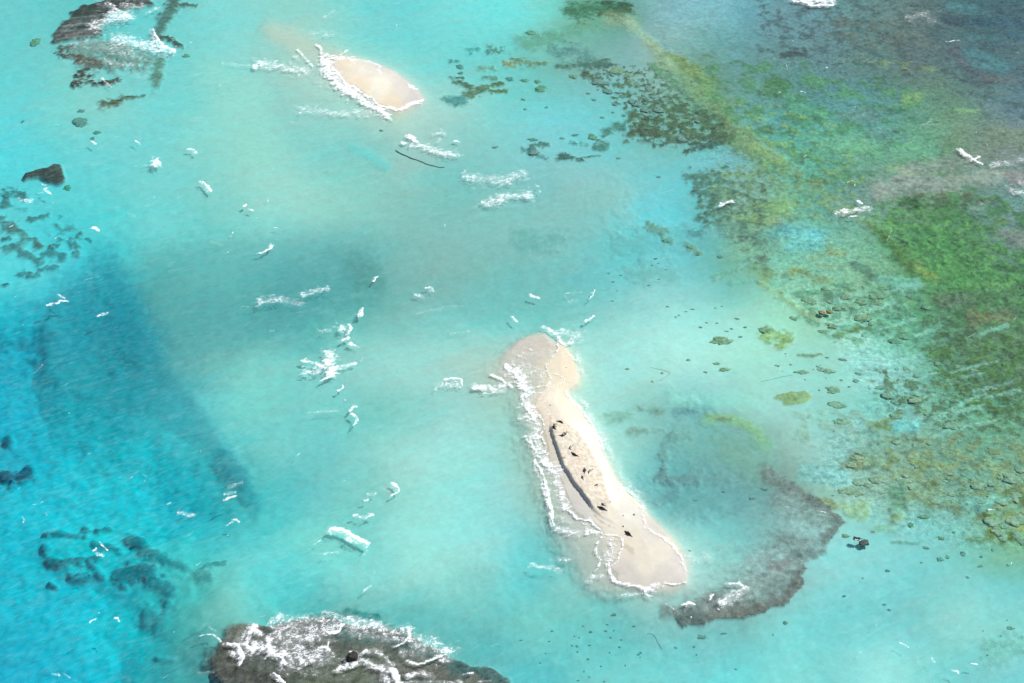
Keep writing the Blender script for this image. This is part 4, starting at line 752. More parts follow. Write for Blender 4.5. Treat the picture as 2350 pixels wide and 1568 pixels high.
surf('spray of thin foam off the right side of the south end', [(2,3,[(1640,430),(1800,430)],120,.5),(2,3,[(1670,530),(1760,560)],80,.3)], h=.05)
foam('lacy foam patch in water left of the south end', [(2,3,[(170,490),(300,512),(460,545)],50,.62),(2,3,[(360,445),(550,440)],44,.42)])
foam('rounded little breaker, left of three on the curved brown reef', [(2,3,[(1578,855),(1620,830),(1668,850)],26,1.25),(2,3,[(1612,860)],60,.55)])
foam('upright little breaker, middle of three on the curved brown reef', [(2,3,[(1805,805),(1830,790),(1852,758)],38,1.2,20),(2,3,[(1750,885),(1880,830)],70,.38),(2,3,[(1740,770)],100,.3)])
foam('lacy breaker, right of three on the curved brown reef', [(2,3,[(1988,662),(2080,664),(2172,700)],26,1.2),(2,3,[(1930,835),(2030,790),(2140,715)],110,.68)])
surf('surf front cut by the top edge right of centre', [(3,0,[(215,5),(330,28),(430,55),(600,50)],34,1.2),(3,0,[(300,0),(600,20)],64,.95)], h=.8)
surf('grey white foam drift near the top right corner', [(3,0,[(1290,160),(1450,140),(1510,205)],76,.48),(3,0,[(1640,388),(1760,374)],16,.55)])
foam('double pointed breaker on the right side reef flat', [(3,0,[(1765,1365),(1830,1432),(1895,1475)],22,1.3,50),(3,0,[(1890,1475),(1945,1440)],26,1.1),(3,0,[(1900,1478),(1965,1512)],16,1.1)], h=.7)
surf('speckled foam on the shoal at the right edge', [(3,0,[(2040,1535),(2200,1500),(2370,1480)],64,.52),(3,1,[(2200,160),(2370,240)],76,.5),(3,1,[(2300,50),(2370,150)],76,.45),(3,1,[(1960,310)],50,.45),(3,1,[(1900,350),(1990,350)],70,.33),(3,1,[(2040,0),(2150,60)],30,.4)])
foam('small breaker with a fan of lace where green reef meets grey sand', [(3,1,[(825,275),(862,308)],22,1.3),(3,1,[(640,405),(780,372),(925,350)],66,.6),(3,1,[(925,340),(932,385)],15,1.0),(3,1,[(740,430),(815,422)],20,.75)])
foam('small ragged foam tuft where turquoise sand meets the green reef', [(2,1,[(1910,320),(2035,288)],32,.75)])
foam('thin foam squiggle above the tip of the long sand island', [(2,1,[(170,1150),(245,1178)],16,.8),(2,1,[(480,1135),(640,1120)],16,.5),(2,1,[(480,1150),(520,1210),(600,1195)],22,.5),(2,1,[(300,1150)],110,.25)])
foam('upper feather of foam right above the long sand island', [(2,1,[(715,1175),(745,1150),(758,1105)],14,.95)])
foam('lower feather of foam right above the long sand island', [(2,1,[(680,1392),(730,1370),(758,1340)],16,.95)])
foam('little peaked whitecap left above the island tip', [(2,1,[(5,1350),(30,1370),(62,1395)],22,1.15)])
W4 = [('bright blob whitecap below the broken reef, thin tail to its left',[(0,0,[(1440,1480),(1468,1520)],66,1.25),(0,0,[(1240,1530),(1400,1520)],12,.55)]),
 ('whitecap shaped like a teardrop, right of the blob whitecap',[(0,0,[(1735,1370),(1770,1378),(1805,1402)],12,1.25,36)]),
 ('slanting solid whitecap in pale water of the upper left quarter',[(0,1,[(1862,105),(1895,135),(1935,182)],26,1.35,42)]),
 ('small curled whitecap, left of the blob whitecap',[(0,0,[(1240,1295),(1270,1312),(1285,1332)],12,1.05),(0,0,[(1285,1280)],34,.5)]),
 ('tiny dart shaped whitecap under the scattered dark rocks',[(0,0,[(843,1303),(885,1332)],9,1.15,18)]),
 ('twin foam tufts above the dark coral cluster at the left edge',[(0,1,[(390,130),(420,138)],22,.9),(0,1,[(415,180),(430,200),(455,215)],34,.85),(0,1,[(345,215),(400,200)],14,.5)]),
 ('foam tuft left of the twin tufts at the left edge',[(0,1,[(190,270),(230,280),(290,280)],38,.66)]),
 ('tiny round whitecap at the upper edge of the deep blue water',[(0,1,[(860,530),(885,535),(910,552)],24,1.0),(0,1,[(800,540),(850,540)],8,.5)]),
 ('broken whitecap loop in the deep blue water at left',[(0,1,[(535,1138),(590,1178)],18,1.25),(0,1,[(430,1242),(520,1225),(560,1200),(612,1210)],15,.95)]),
 ('ragged small whitecap right of the broken loop in deep blue water',[(0,1,[(900,1345),(940,1330),(990,1318)],30,.75)]),
 ('pair of tiny whitecaps left of the lagoon middle',[(0,1,[(2240,335),(2260,320)],20,1.0),(0,1,[(2280,356),(2328,372)],11,1.2)]),
 ('lacy foam patch over the dark edge of the deep water',[(0,2,[(2100,1345),(2220,1310)],40,.55),(0,2,[(2060,1405),(2170,1400)],38,.62),(0,2,[(2045,1468),(2160,1430)],18,.95)]),
 ('small fluttering foam tuft right of the dark coral bar, lower left',[(0,3,[(925,290),(960,330),(990,362)],20,.85),(0,3,[(860,365),(890,340)],13,.75),(0,3,[(895,400),(945,405)],34,.68)]),
 ('foam tuft near the right border of the deep water, lower left',[(0,3,[(1645,10),(1690,30),(1775,35)],38,.78)]),
 ('small hooked whitecap just right of the deep water, lower left',[(0,3,[(2145,78),(2175,80),(2195,105)],20,1.15),(0,3,[(2085,130),(2150,95)],14,.6)]),
 ('upper of two small whitecaps in the plain blue corner, with loose flecks',[(0,3,[(830,1025),(890,985)],18,.85),(0,3,[(915,935)],14,1.0)]),
 ('compact little whitecap in the plain blue lower left water',[(0,3,[(1062,983),(1090,988),(1105,1018)],18,1.15)]),
 ('small arc whitecap near the left edge of the lower quarter',[(0,3,[(205,50),(228,78),(215,102)],11,.95)]),
 ('low foam streak cut close to the bottom left edge',[(0,3,[(485,1500),(555,1505)],24,.7),(0,3,[(590,1495),(650,1532)],8,.7)]),
 ('middle whitecap of the chain in the lower right water',[(3,3,[(1500,1360),(1530,1388)],12,1.2)]),
 ('wing shaped whitecap in the lower right corner water',[(3,3,[(1865,1402),(1925,1410)],13,1.05)]),
 ('hooked thin whitecap lowest in the lower right corner',[(3,3,[(1680,1462),(1730,1468),(1748,1495)],11,1.05)]),
 ('first whitecap of the chain in the lower right water',[(3,3,[(1205,1205),(1285,1248)],9,1.0,15)])]
for lab, it in W4: foam(lab, it, group="scattered whitecaps")
FL = []
def fl(c, r, *a):
    for p, w, d in a: FL.append((c, r, p, w, d))
fl(0,0,([(1590,1298),(1602,1315)],9,.9),([(1742,385),(1772,405)],9,.8),([(760,1500),(950,1500)],70,.33),([(380,1000),(600,1015)],90,.3),([(1420,950),(1620,950)],56,.28),([(500,1140),(540,1150)],8,.7),([(1430,1280),(1520,1270)],24,.4),([(640,1370),(700,1370)],16,.35),([(1520,1430),(1560,1440)],10,.5),([(1660,1445)],12,.6),([(1200,1268)],9,.7))
fl(0,1,([(1170,390),(1240,420)],40,.5),([(1340,320),(1400,310)],44,.4),([(1930,650),(2050,690)],36,.45),([(2165,535),(2205,515)],8,.6),([(2137,572)],17,1.1),([(2093,750)],17,1.1),([(780,1000),(850,985)],16,.6),([(205,1420)],18,.8),([(120,1505),(205,1475)],8,.7),([(130,1165),(155,1150)],9,.8),([(2205,1248),(2350,1250)],24,.5),([(640,1085),(680,1080)],8,.5),([(1490,335),(1510,300)],8,.6),([(1410,260),(1420,235)],12,.7),([(85,520),(120,500)],12,.8),([(130,620),(170,610)],14,.6),([(600,640),(625,625)],10,.7),([(500,630),(520,615)],9,.7),([(2130,600),(2100,602)],8,.8),([(1110,1220),(1150,1215)],8,.4),([(2025,820)],16,.5),([(2335,768)],12,.6),([(150,1100)],10,.8),([(490,297)],18,.8))
fl(1,1,([(110,258),(110,290)],10,1.0),([(8,433)],22,1.1),([(165,525),(205,530)],12,.75),([(1736,488),(1733,516)],7,1.0),([(130,1470),(160,1470)],26,.55),([(1780,1500),(1960,1470)],26,.42),([(180,632),(220,640)],8,.6),([(718,680)],8,.8),([(600,990),(780,1010)],60,.2))
fl(0,2,([(320,292),(385,228)],7,.85),([(388,216)],16,1.1),([(637,663)],16,1.2),([(600,402),(622,385)],7,.8),([(1765,1035),(1830,1000)],6,.7),([(1838,1000),(1840,1022)],8,.9),([(1318,1226),(1350,1244)],9,1.1),([(1192,1254),(1216,1245)],10,1.0),([(1332,1283)],12,.9),([(1535,1494),(1570,1482)],16,.9),([(290,1500),(340,1496)],10,.8),([(370,1487),(405,1465)],7,.75),([(168,1362),(186,1340)],9,.8),([(150,1296)],18,.7),([(805,1040),(832,1028)],10,.65),([(20,178),(38,172)],8,.6),([(1508,1160)],12,.5),([(1606,1078)],8,.8),([(66,1035)],14,.7),([(125,1112)],12,.7),([(50,1165),(75,1190)],6,.7),([(840,1540)],10,.7),([(1065,1245)],12,.5),([(1520,742)],12,.5),([(630,490)],14,.5))
fl(1,2,([(965,185),(985,150)],8,1.0),([(220,990),(330,930)],50,.25),([(380,1050),(396,1030)],10,.95),([(1125,1153)],13,1.0),([(795,1292),(818,1280)],8,.8),([(1960,1332),(2150,1330),(2320,1320)],44,.34),([(318,435)],10,.7),([(105,718)],8,.7),([(855,1182)],8,.7),([(610,1262)],9,.7),([(68,1492)],9,.7),([(900,1170),(940,1160)],6,.4),([(1590,275)],14,.4),([(490,340),(520,340)],10,.7))
fl(0,3,([(430,25)],50,.55),([(2092,215)],16,1.0),([(1700,230),(1750,205),(1780,165)],6,.7),([(1800,495),(1840,463)],15,.7),([(1590,520),(1612,495)],7,.9),([(1450,915),(1520,885)],8,.6),([(2045,780),(2110,745)],6,.6),([(1980,645),(2020,625)],9,.8),([(1600,1100)],22,.6),([(1810,1478),(1960,1470)],30,.55),([(1490,1530),(1540,1495)],9,.8),([(1766,603)],12,.8),([(455,920),(495,905)],8,.5),([(860,768)],14,.6),([(910,782)],10,.6),([(480,845)],10,.5),([(85,515)],14,.5),([(320,1020)],8,.7),([(1510,800)],9,.7),([(1205,660),(1222,645)],7,.6),([(2250,415)],12,.4),([(1030,1340)],10,.6),([(1670,1380)],9,.6),([(1550,1280),(1580,1310)],9,.4),([(700,1548)],22,.5),([(1865,975),(1870,935)],10,.6),([(1725,115)],9,.8),([(730,1410)],9,.5))
fl(1,3,([(535,298),(597,258)],9,.9),([(620,382),(760,370)],30,.5),([(210,435),(292,400)],16,.5),([(1950,400),(2130,390)],66,.3),([(2200,420),(2330,412)],14,.4),([(2050,700)],34,.5),([(2010,660),(2180,665)],14,.4),([(1620,790)],20,.5),([(1940,860)],22,.5),([(230,765),(290,740)],12,.5),([(540,380),(600,382)],12,.5),([(15,195)],18,.6),([(60,235)],14,.5),([(740,15),(850,20)],16,.4),([(630,560),(660,545)],7,.5),([(545,632)],14,.6),([(480,710)],9,.5),([(2150,1230),(2225,1215)],16,.55),([(40,970),(90,950)],12,.6),([(1040,360),(1100,385)],7,.45),([(2070,330),(2110,315)],8,.4))
fl(2,3,([(265,610)],32,.45),([(290,245),(320,240)],24,.35),([(985,855)],40,.4),([(1105,850)],32,.4),([(1645,965)],26,1.1),([(2180,990),(2235,1032)],8,.6),([(2280,400),(2370,380)],40,.38),([(1300,985)],16,.4),([(1900,380),(1950,365)],9,.4),([(2180,290)],12,.5))
fl(3,2,([(160,1520),(340,1562)],24,.55),([(2022,1545),(2072,1550)],13,1.1),([(2122,1185)],12,1.0),([(2030,850)],10,.9),([(1345,1500)],8,.9),([(1930,670)],9,.9),([(415,540)],8,.6),([(1660,470)],8,.8))
fl(3,3,([(470,-5),(525,5)],12,1.1),([(350,0)],12,.8),([(1055,1212),(1082,1226)],7,.8),([(1345,1320),(1380,1350),(1372,1382)],7,.65),([(2005,1440),(2082,1450),(2082,1482)],6,.7),([(1620,988),(1642,962)],6,.8),([(992,1035)],16,1.0),([(2080,1330)],14,.6),([(2250,1345),(2270,1352)],7,.8),([(2165,1515)],10,.8),([(640,1320),(672,1308)],7,.6),([(365,915)],10,.7),([(430,802)],7,.9),([(-50,440),(100,560),(250,600)],96,.27),([(40,650),(170,670)],10,.4),([(1130,430)],8,.6),([(2000,1250)],8,.4))
fl(3,0,([(230,375)],11,1.0),([(530,615),(545,625)],8,1.0),([(95,848),(120,845)],8,.9),([(300,840),(350,855)],12,.8),([(485,915)],12,.8),([(485,963)],12,.9),([(795,1000),(805,980)],6,1.0),([(330,1440),(360,1420)],7,.9),([(1410,1145),(1600,1140)],18,.55),([(1455,1135),(1510,1095)],8,.9),([(165,590),(180,625)],7,.9),([(570,548)],9,.9),([(495,1048)],13,1.1),([(45,1255)],9,.9),([(2290,485),(2325,485)],7,.7),([(1605,940),(1620,925)],6,.9),([(785,672)],9,.9),([(720,780)],7,.8),([(1910,1220),(1920,1200)],7,.8),([(2000,1300),(2020,1340)],12,.6),([(1665,325),(1670,350)],7,.6),([(1500,1415)],8,.8),([(905,1530)],8,.7),([(1140,580),(1160,585)],7,.8))
fl(2,0,([(265,322),(265,340)],8,1.1),([(2130,70)],14,1.1),([(2140,20)],12,.8),([(2300,100)],14,.8),([(135,106)],9,.8),([(1475,125)],6,.9),([(1132,652)],9,.8),([(400,470)],8,.7),([(345,425)],6,.7),([(560,605)],10,.5),([(2265,1408)],10,.8),([(555,50)],7,.8))
fl(3,1,([(730,110),(750,100)],16,.9),([(770,95)],18,.9),([(800,130)],22,.9),([(500,185),(508,172)],6,1.1),([(1090,645),(1112,605),(1130,560),(1130,530)],6,.9),([(1840,1530),(1880,1510),(1905,1490)],7,1.1),([(1375,460)],16,.7),([(1168,680)],13,1.0),([(1190,640)],12,.8),([(940,745)],14,.9),([(1040,780),(1035,820)],9,.7),([(540,655),(580,655)],8,.9),([(128,210)],9,1.0),([(1660,540)],20,.5),([(1740,615),(1770,600)],8,.8),([(500,1255),(540,1250)],14,.7),([(1635,1290)],14,1.0),([(1620,1160)],7,.9),([(1165,1278)],10,.9),([(2030,130)],14,.9),([(2260,1370),(2275,1350)],7,.8),([(1880,850)],9,.7),([(600,1270)],12,.7),([(2090,0)],14,.7),([(1590,630)],9,.7))
fl(2,1,([(1350,205),(1420,195),(1485,178)],28,.45),([(720,1255),(750,1245)],7,.5),([(2000,270),(2020,265)],8,.8))
fl(1,0,([(1290,228),(1292,250)],8,1.0),([(1330,162)],10,.9),([(1378,165)],8,.9),([(1270,30),(1320,32)],8,.7),([(1040,28),(1100,15)],12,.5),([(870,185),(950,182)],18,.35),([(1050,1228),(1132,1212)],20,.4),([(1160,1262)],12,.45),([(2205,165)],8,.7),([(1970,1270)],7,.6))
rf = random.Random(5)                                  # loose flecks of foam between the mapped ones
for i in range(55):
    c = rf.choice([0, 0, 0, 1, 3, 3]); r = rf.randint(0, 3); x, y = rf.uniform(20, 2330), rf.uniform(20, 1540); L = rf.uniform(6, 26)
    FL.append((c, r, [(x, y), (x + L, y - L * rf.uniform(.3, .9))], rf.uniform(4, 7), rf.uniform(.45, .85)))
def flecks(items):
    """all tiny flecks of foam as one object: small lozenges of foam, each a few grid cells"""
    XS, YS, ZS, DS, QS = [], [], [], [], []; base = 0
    for it in items:
        c, r, pts, w, d = it; P = Q(c, r, pts); w = max(w, 6) / 4.0
        us = [p[0] for p in P]; vs = [p[1] for p in P]; pad = w * .9 + 1.5
        cx, cy = to_ground([min(us) - pad, max(us) + pad] * 2, [min(vs) - pad] * 2 + [max(vs) + pad] * 2)
        s = .15 if cx.max() - cx.min() < 5 else .25
        X, Y = np.meshgrid(np.arange(cx.min(), cx.max(), s), np.arange(cy.min(), cy.max(), s)); u, v = to_map(X, Y)
        amp = min(4, .3 * w + .3)
        q = seg_dist(u + fbm(X, Y, 2, 301) * amp, v + fbm(X, Y, 2, 321) * amp, P, w)
        dn = d * .85 * np.clip(1.35 * (1 - q ** 1.5), 0, 1); m = dn > .02
        k = m[:-1, :-1] | m[1:, :-1] | m[:-1, 1:] | m[1:, 1:]
        idx = np.arange(X.size).reshape(X.shape) + base
        QS.append(np.stack([idx[:-1, :-1], idx[:-1, 1:], idx[1:, 1:], idx[1:, :-1]], -1)[k]); base += X.size
        hb = height_at(X, Y)
        XS.append(X.ravel()); YS.append(Y.ravel()); ZS.append((np.maximum(hb, 0) + .012 + .12 * np.clip(dn - .3, 0, 1)).ravel()); DS.append(dn.ravel())
    X, Y, Z, Dn = [np.concatenate(a) for a in (XS, YS, ZS, DS)]; q = np.concatenate(QS)
    used, inv = np.unique(q.ravel(), return_inverse=True)
    me = bpy.data.meshes.new("foam_flecks"); me.vertices.add(len(used))
    me.vertices.foreach_set("co", np.stack([X[used], Y[used], Z[used]], -1).astype(np.float32).ravel())
    me.loops.add(len(q) * 4); me.loops.foreach_set("vertex_index", inv.astype(np.int32).ravel())
    me.polygons.add(len(q)); me.polygons.foreach_set("loop_start", np.arange(0, len(q) * 4, 4, dtype=np.int32)); me.update(calc_edges=True)
    at = me.attributes.new("froth", 'FLOAT', 'POINT'); at.data.foreach_set("value", Dn[used].astype(np.float32))
    me.materials.append(M_FOAM); o = bpy.data.objects.new("foam_flecks", me); COL.objects.link(o)
    tag(o, "tiny white flecks of foam strewn over the open water", "foam", None, "stuff")
flecks(FL)

# ------------------------------------------------------------------ coral clumps
def lump(seed, flat=.42, rug=.48, sub=3):
    bm = bmesh.new(); bmesh.ops.create_icosphere(bm, subdivisions=sub, radius=1.0)
    co = np.array([v.co[:] for v in bm.verts])
    a = fbm(co[:, 0] * 1.3 + co[:, 2] * .7, co[:, 1] * 1.3 - co[:, 2] * .5, 2, seed)
    b = fbm(co[:, 0] * 3.4 + co[:, 2], co[:, 1] * 3.4 + co[:, 2], 3, seed + 5)
    for v, p, q in zip(bm.verts, a, b):
        k = 1 + rug * 1.2 * p + rug * .7 * q; v.co = Vector((v.co.x * k, v.co.y * k, max(v.co.z, -.35) * flat * (1 + .8 * q + .4 * p)))
    me = bpy.data.meshes.new("coral_mound"); bm.to_mesh(me); bm.free()
    for p in me.polygons: p.use_smooth = True
    return me
LM = {'olive': lump_material("olive_coral", (.14, .16, .08), (.34, .34, .18), 1.3), 'dark': lump_material("dark_coral", (.12, .15, .115), (.27, .28, .21), 1.6), 'yellow': lump_material("yellow_coral", (.18, .19, .10), (.38, .38, .24), 1.3)}
LUMPS = {k: [lump(31 * i + 7 * j) for i in range(5)] for j, k in enumerate(LM)}
for k, ms in LUMPS.items():
    for m_ in ms: m_.materials.append(LM[k])
rc = random.Random(3)
for (c, r, poly, n, kind, where) in [
      (3,2,[(1100,850),(2330,900),(2330,1500),(1600,1480),(1150,1350)],46,'yellow','among the yellow coral lumps at the right edge'),
      (3,1,[(500,1050),(1350,1000),(1500,1250),(1200,1540),(600,1500)],24,'olive','on the sand along the lower edge of the green reef'),
      (3,2,[(950,250),(1700,100),(2300,500),(1700,800),(1250,650)],30,'olive','on the sand along the lower edge of the green reef'),
      (2,0,[(650,620),(1400,600),(1900,1100),(1500,1300),(900,1150)],28,'dark','in the clump field left of the green reef'),
      (3,2,[(0,60),(900,120),(900,350),(400,330),(0,250)],16,'dark','on the bright sand left of the yellow corals')]:
    P = Q(c, r, poly); us = [p[0] for p in P]; vs = [p[1] for p in P]; t = 0
    while t < n:
        u, v = rc.uniform(min(us), max(us)), rc.uniform(min(vs), max(vs))
        if float(poly_sdf(np.array(u), np.array(v), P)) < 0:
            s = rc.choice([2, 3, 3.5, 5, 6.5]) if kind != 'dark' else rc.choice([1.2, 2, 3, 4.5])
            HEADS.append((u, v, s * rc.uniform(.9, 1.7), s * rc.uniform(.5, .8), kind, where)); t += 1
SZ = {'olive': 'olive green coral mound', 'dark': 'dark coral mound', 'yellow': 'knobbly yellow brown coral mound'}
for i, (u, v, rx, ry, kind, where) in enumerate(HEADS):
    x, y = [float(a) for a in to_ground(u, v)]
    dist = math.sqrt(x * x + y * y + CAMH ** 2); mpp = dist * KPX
    sx = rx * mpp; sy = ry * mpp * dist / CAMH
    z = float(height_at(x, y)); dep = -z
    hz = min(.17 * min(sx, sy) + .08, dep * .5)
    o = bpy.data.objects.new("coral_mound", LUMPS[kind][i % 5]); COL.objects.link(o)
    o.location = (x, y, z); o.scale = (sx, sy, hz / .6); o.rotation_euler = (0, 0, rc.uniform(-.25, .25) + (math.pi if rc.random() < .5 else 0))
    big = 'large ' if rx > 15 else 'small ' if rx > 4 else 'tiny '
    tag(o, big + SZ[kind] + ' ' + where, 'coral', 'coral clumps ' + where + ', ' + big.strip() + ' ' + kind)

# ------------------------------------------------------------------ rocks, debris
def mesh_obj(name, bm, m, parent=None, smooth=True):
    me = bpy.data.meshes.new(name); bm.to_mesh(me); bm.free()
    if smooth:
        for p in me.polygons: p.use_smooth = True
    me.materials.append(m); o = bpy.data.objects.new(name, me); COL.objects.link(o)
    if parent is not None: o.parent = parent
    return o
def rock_bm(sx, sy, sz, seed, cut=.45, off=(0, 0, 0)):
    bm = bmesh.new(); bmesh.ops.create_icosphere(bm, subdivisions=4, radius=1.0)
    co = np.array([v.co[:] for v in bm.verts])
    a = fbm(co[:, 0] * 1.6 + co[:, 2] * 1.1, co[:, 1] * 1.6 - co[:, 2], 4, seed, .6)
    for v, q in zip(bm.verts, a):
        k = 1 + .42 * q
        c = v.co * k; c.x = max(min(c.x, 1 - cut * .3), -1 + cut * .2); c.z = min(c.z, .8)
        v.co = Vector((c.x * sx + off[0], c.y * sy + off[1], c.z * sz + off[2]))
    return bm
M_BLK = lump_material("wet_black_rock", (.008, .008, .007), (.035, .03, .024), 2.5)
M_ORG = lump_material("orange_brown_rock", (.07, .05, .02), (.30, .24, .11), 2.2)
M_BRN = lump_material("weedy_brown_rock", (.025, .03, .026), (.075, .075, .06), 2.0)
u, v = F(1323, 2464); g = gp(u, v)
o = mesh_obj("rock", rock_bm(1.15, 1.05, .9, 5), M_BLK); o.location = (g.x, g.y, .15); o.rotation_euler = (0, 0, .2)
tag(o, "jagged black rock standing out of the surf on the bottom reef", "rock")
# orange rock split in two, by the end of the pale ridge
u, v = Q(3, 1, [(525, 1300)])[0]; g = gp(u, v)
for dx, s, lab in ((-.85, .95, "larger left half of a split orange brown rock beside the green reef"), (.95, .8, "smaller right half of a split orange brown rock beside the green reef")):
    o = mesh_obj("rock", rock_bm(s, s * .8, .38, 9 + int(dx * 3), .8), M_ORG); o.location = (g.x + dx, g.y + .15 * dx, -.05); tag(o, lab, "rock")
# dark wreck block
u, v = F(3231, 2029); g = gp(u, v)
e = bpy.data.objects.new("wreckage", None); COL.objects.link(e); e.location = (g.x, g.y, 0)
tag(e, "dark block of wreckage half out of the water right of the curved reef", "wreckage")
M_HUL = lump_material("rusted_plate", (.008, .008, .008), (.035, .032, .030), 3.0)
bm = bmesh.new(); bmesh.ops.create_cube(bm, size=1.0)
bmesh.ops.subdivide_edges(bm, edges=bm.edges[:], cuts=5, use_grid_fill=True)
for vv in bm.verts:
    q = perlin(np.array(vv.co.x * 5), np.array(vv.co.y * 5 + vv.co.z * 3), 3)
    vv.co = Vector((vv.co.x * 1.35 + float(q) * .12, vv.co.y * .5 + float(q) * .10 + vv.co.x * -.25, vv.co.z * .5 + float(q) * .08))
o = mesh_obj("box_section", bm, M_HUL, e, False); o.location = (-.95, .45, .12); o.rotation_euler = (.1, .05, -.15)
o = mesh_obj("sunken_slab", rock_bm(1.15, .8, .3, 15), M_BRN, e); o.location = (.55, -.1, -.50)
bm = bmesh.new(); bmesh.ops.create_cone(bm, cap_ends=True, segments=12, radius1=.07, radius2=.05, depth=1.1)
o = mesh_obj("rod", bm, M_HUL, e); o.location = (-.2, .5, .35); o.rotation_euler = (1.3, 0, .9)
foam("foam fringe caught round the block of wreckage", [(3,3,[(800,262),(845,268)],9,1.0),(3,3,[(795,236),(850,250)],5,.5)], step=.1)

def tube(name, pts, rad, m, seg=8):
    bm = bmesh.new(); rings = []
    for i, p in enumerate(pts):
        a = pts[max(i - 1, 0)]; b = pts[min(i + 1, len(pts) - 1)]; t = (b - a).normalized()
        s = t.cross(Vector((0, 0, 1))).normalized(); q = s.cross(t)
        r = rad[i] if isinstance(rad, (list, tuple)) else rad
        rings.append([bm.verts.new(p + (s * math.cos(k * 2 * math.pi / seg) + q * math.sin(k * 2 * math.pi / seg)) * r) for k in range(seg)])
    for r0, r1 in zip(rings, rings[1:]):
        for k in range(seg): bm.faces.new((r0[k], r0[(k + 1) % seg], r1[(k + 1) % seg], r1[k]))
    bm.faces.new(rings[0][::-1]); bm.faces.new(rings[-1]); return mesh_obj(name, bm, m)
def catmull(P, n):
    out = []; P = [P[0]] + P + [P[-1]]
    for i in range(1, len(P) - 2):
        for k in range(n):
            t = k / n; a, b, c, d = P[i - 1], P[i], P[i + 1], P[i + 2]
            out.append(.5 * ((2 * b) + (c - a) * t + (2 * a - 5 * b + 4 * c - d) * t * t + (3 * b - a - 3 * c + d) * t ** 3))
    out.append(P[-2]); return out
M_CAB = lump_material("weedy_cable", (.10, .12, .10), (.22, .24, .19), 3)
P = [gp(*F(1450 + x / 9.4, 520 + y / 9.4)) for x, y in [(310,335),(420,410),(500,450),(600,500),(700,540),(860,625),(1000,665),(1150,715),(1400,815),(1650,870),(1850,910),(2030,905)]]
pp = catmull(P, 8)
for i, p in enumerate(pp): p.z = min(float(height_at(p.x, p.y)) + .12, -.08)
tube("cable", pp, [.07 + .11 * abs(math.sin(i * 1.7)) * (1 if i < 50 else .3) for i in range(len(pp))], M_CAB)["label"] = "long dark knobbly cable lying curved in the shallows below the small sand islet"
bpy.data.objects["cable"]["category"] = "cable"
def rope(label, pts, z, r):
    P = [gp(a, b) for a, b in pts]; pp = catmull(P, 6)
    for p in pp: p.z = float(height_at(p.x, p.y)) + r
    o = tube("rope", pp, r, M_CAB, 6); tag(o, label, "rope"); return o
rope("thin bent rope making a V on the pale sand right of the long island", Q(2,2,[(1270,215),(1350,232),(1400,245),(1450,270),(1410,305),(1355,340)]), -.6, .03)
rope("thin wavy rope on the sand below the south end of the long island", Q(2,3,[(1245,1078),(1290,1082),(1320,1110),(1345,1160),(1365,1190),(1380,1215)]), -1.0, .035)
rope("thin straight rope lying left of the small olive corals", Q(3,2,[(-60,345),(60,318),(130,300),(230,282)]), -.7, .03)
rope("thin rope trailing off the outer edge of the curved brown reef", Q(3,3,[(-230,965),(-160,925),(-90,902),(-20,888)]), -.6, .03)

# driftwood and stones on the sand
M_WOOD = lump_material("grey_driftwood", (.05, .04, .03), (.16, .13, .10), 6)
M_STN = lump_material("beach_stone", (.06, .055, .05), (.22, .20, .17), 6)
def on_sand(u, v, dz=0):
    x, y = to_ground(u, v, .9); z = float(height_at(float(x), float(y))); x, y = to_ground(u, v, z); z = float(height_at(float(x), float(y)))
    return Vector((float(x), float(y), z + dz))
def stick(label, a, b, r, fork=None):
    e = [on_sand(*F(*a), r * .6), on_sand(*F(*b), r * .6)]
    mid = (e[0] + e[1]) / 2 + Vector((0, .05, .04)); o = tube("driftwood", catmull([e[0], mid, e[1]], 4), [r * .5, r * .7, r * .9, r, r, r, r * .8, r * .7, r * .4], M_WOOD, 7)
    tag(o, label, "driftwood"); return o
stick("thin driftwood stick near the terrace edge left of the seals", (2109.5, 1719.5), (2120, 1717.6), .06)
stick("short dark forked driftwood on the grey patch of the terrace", (2230, 1822), (2243, 1817), .12)
o = stick("stub of driftwood lying across the forked piece on the terrace", (2235.5, 1817), (2240, 1822.5), .09)
def stone(label, x, y, r, seed):
    p = on_sand(*F(x, y)); o = mesh_obj("stone", rock_bm(r, r * .9, r * .7, seed), M_STN); o.location = p; tag(o, label, "stone")
stone("lone grey stone on bare sand near the right shore of the island", 2377.7, 1930.6, .24, 1)
stone("small pale stone in the middle of the sand below the terrace", 2337, 1934, .15, 2)
stone("small dark stone just above the lowest seal", 2337, 1975, .20, 3)
stone("dark stone on the bare tan north tip of the island", 2123, 1379, .14, 4)
stone("dark stone at the top of the trampled sand", 2063, 1520, .17, 5)
stone("small stone low at the right shore wash line", 2318, 1834, .13, 6)
stone("small stone beside the two seals at the foot of the terrace", 2289, 1881, .13, 8)

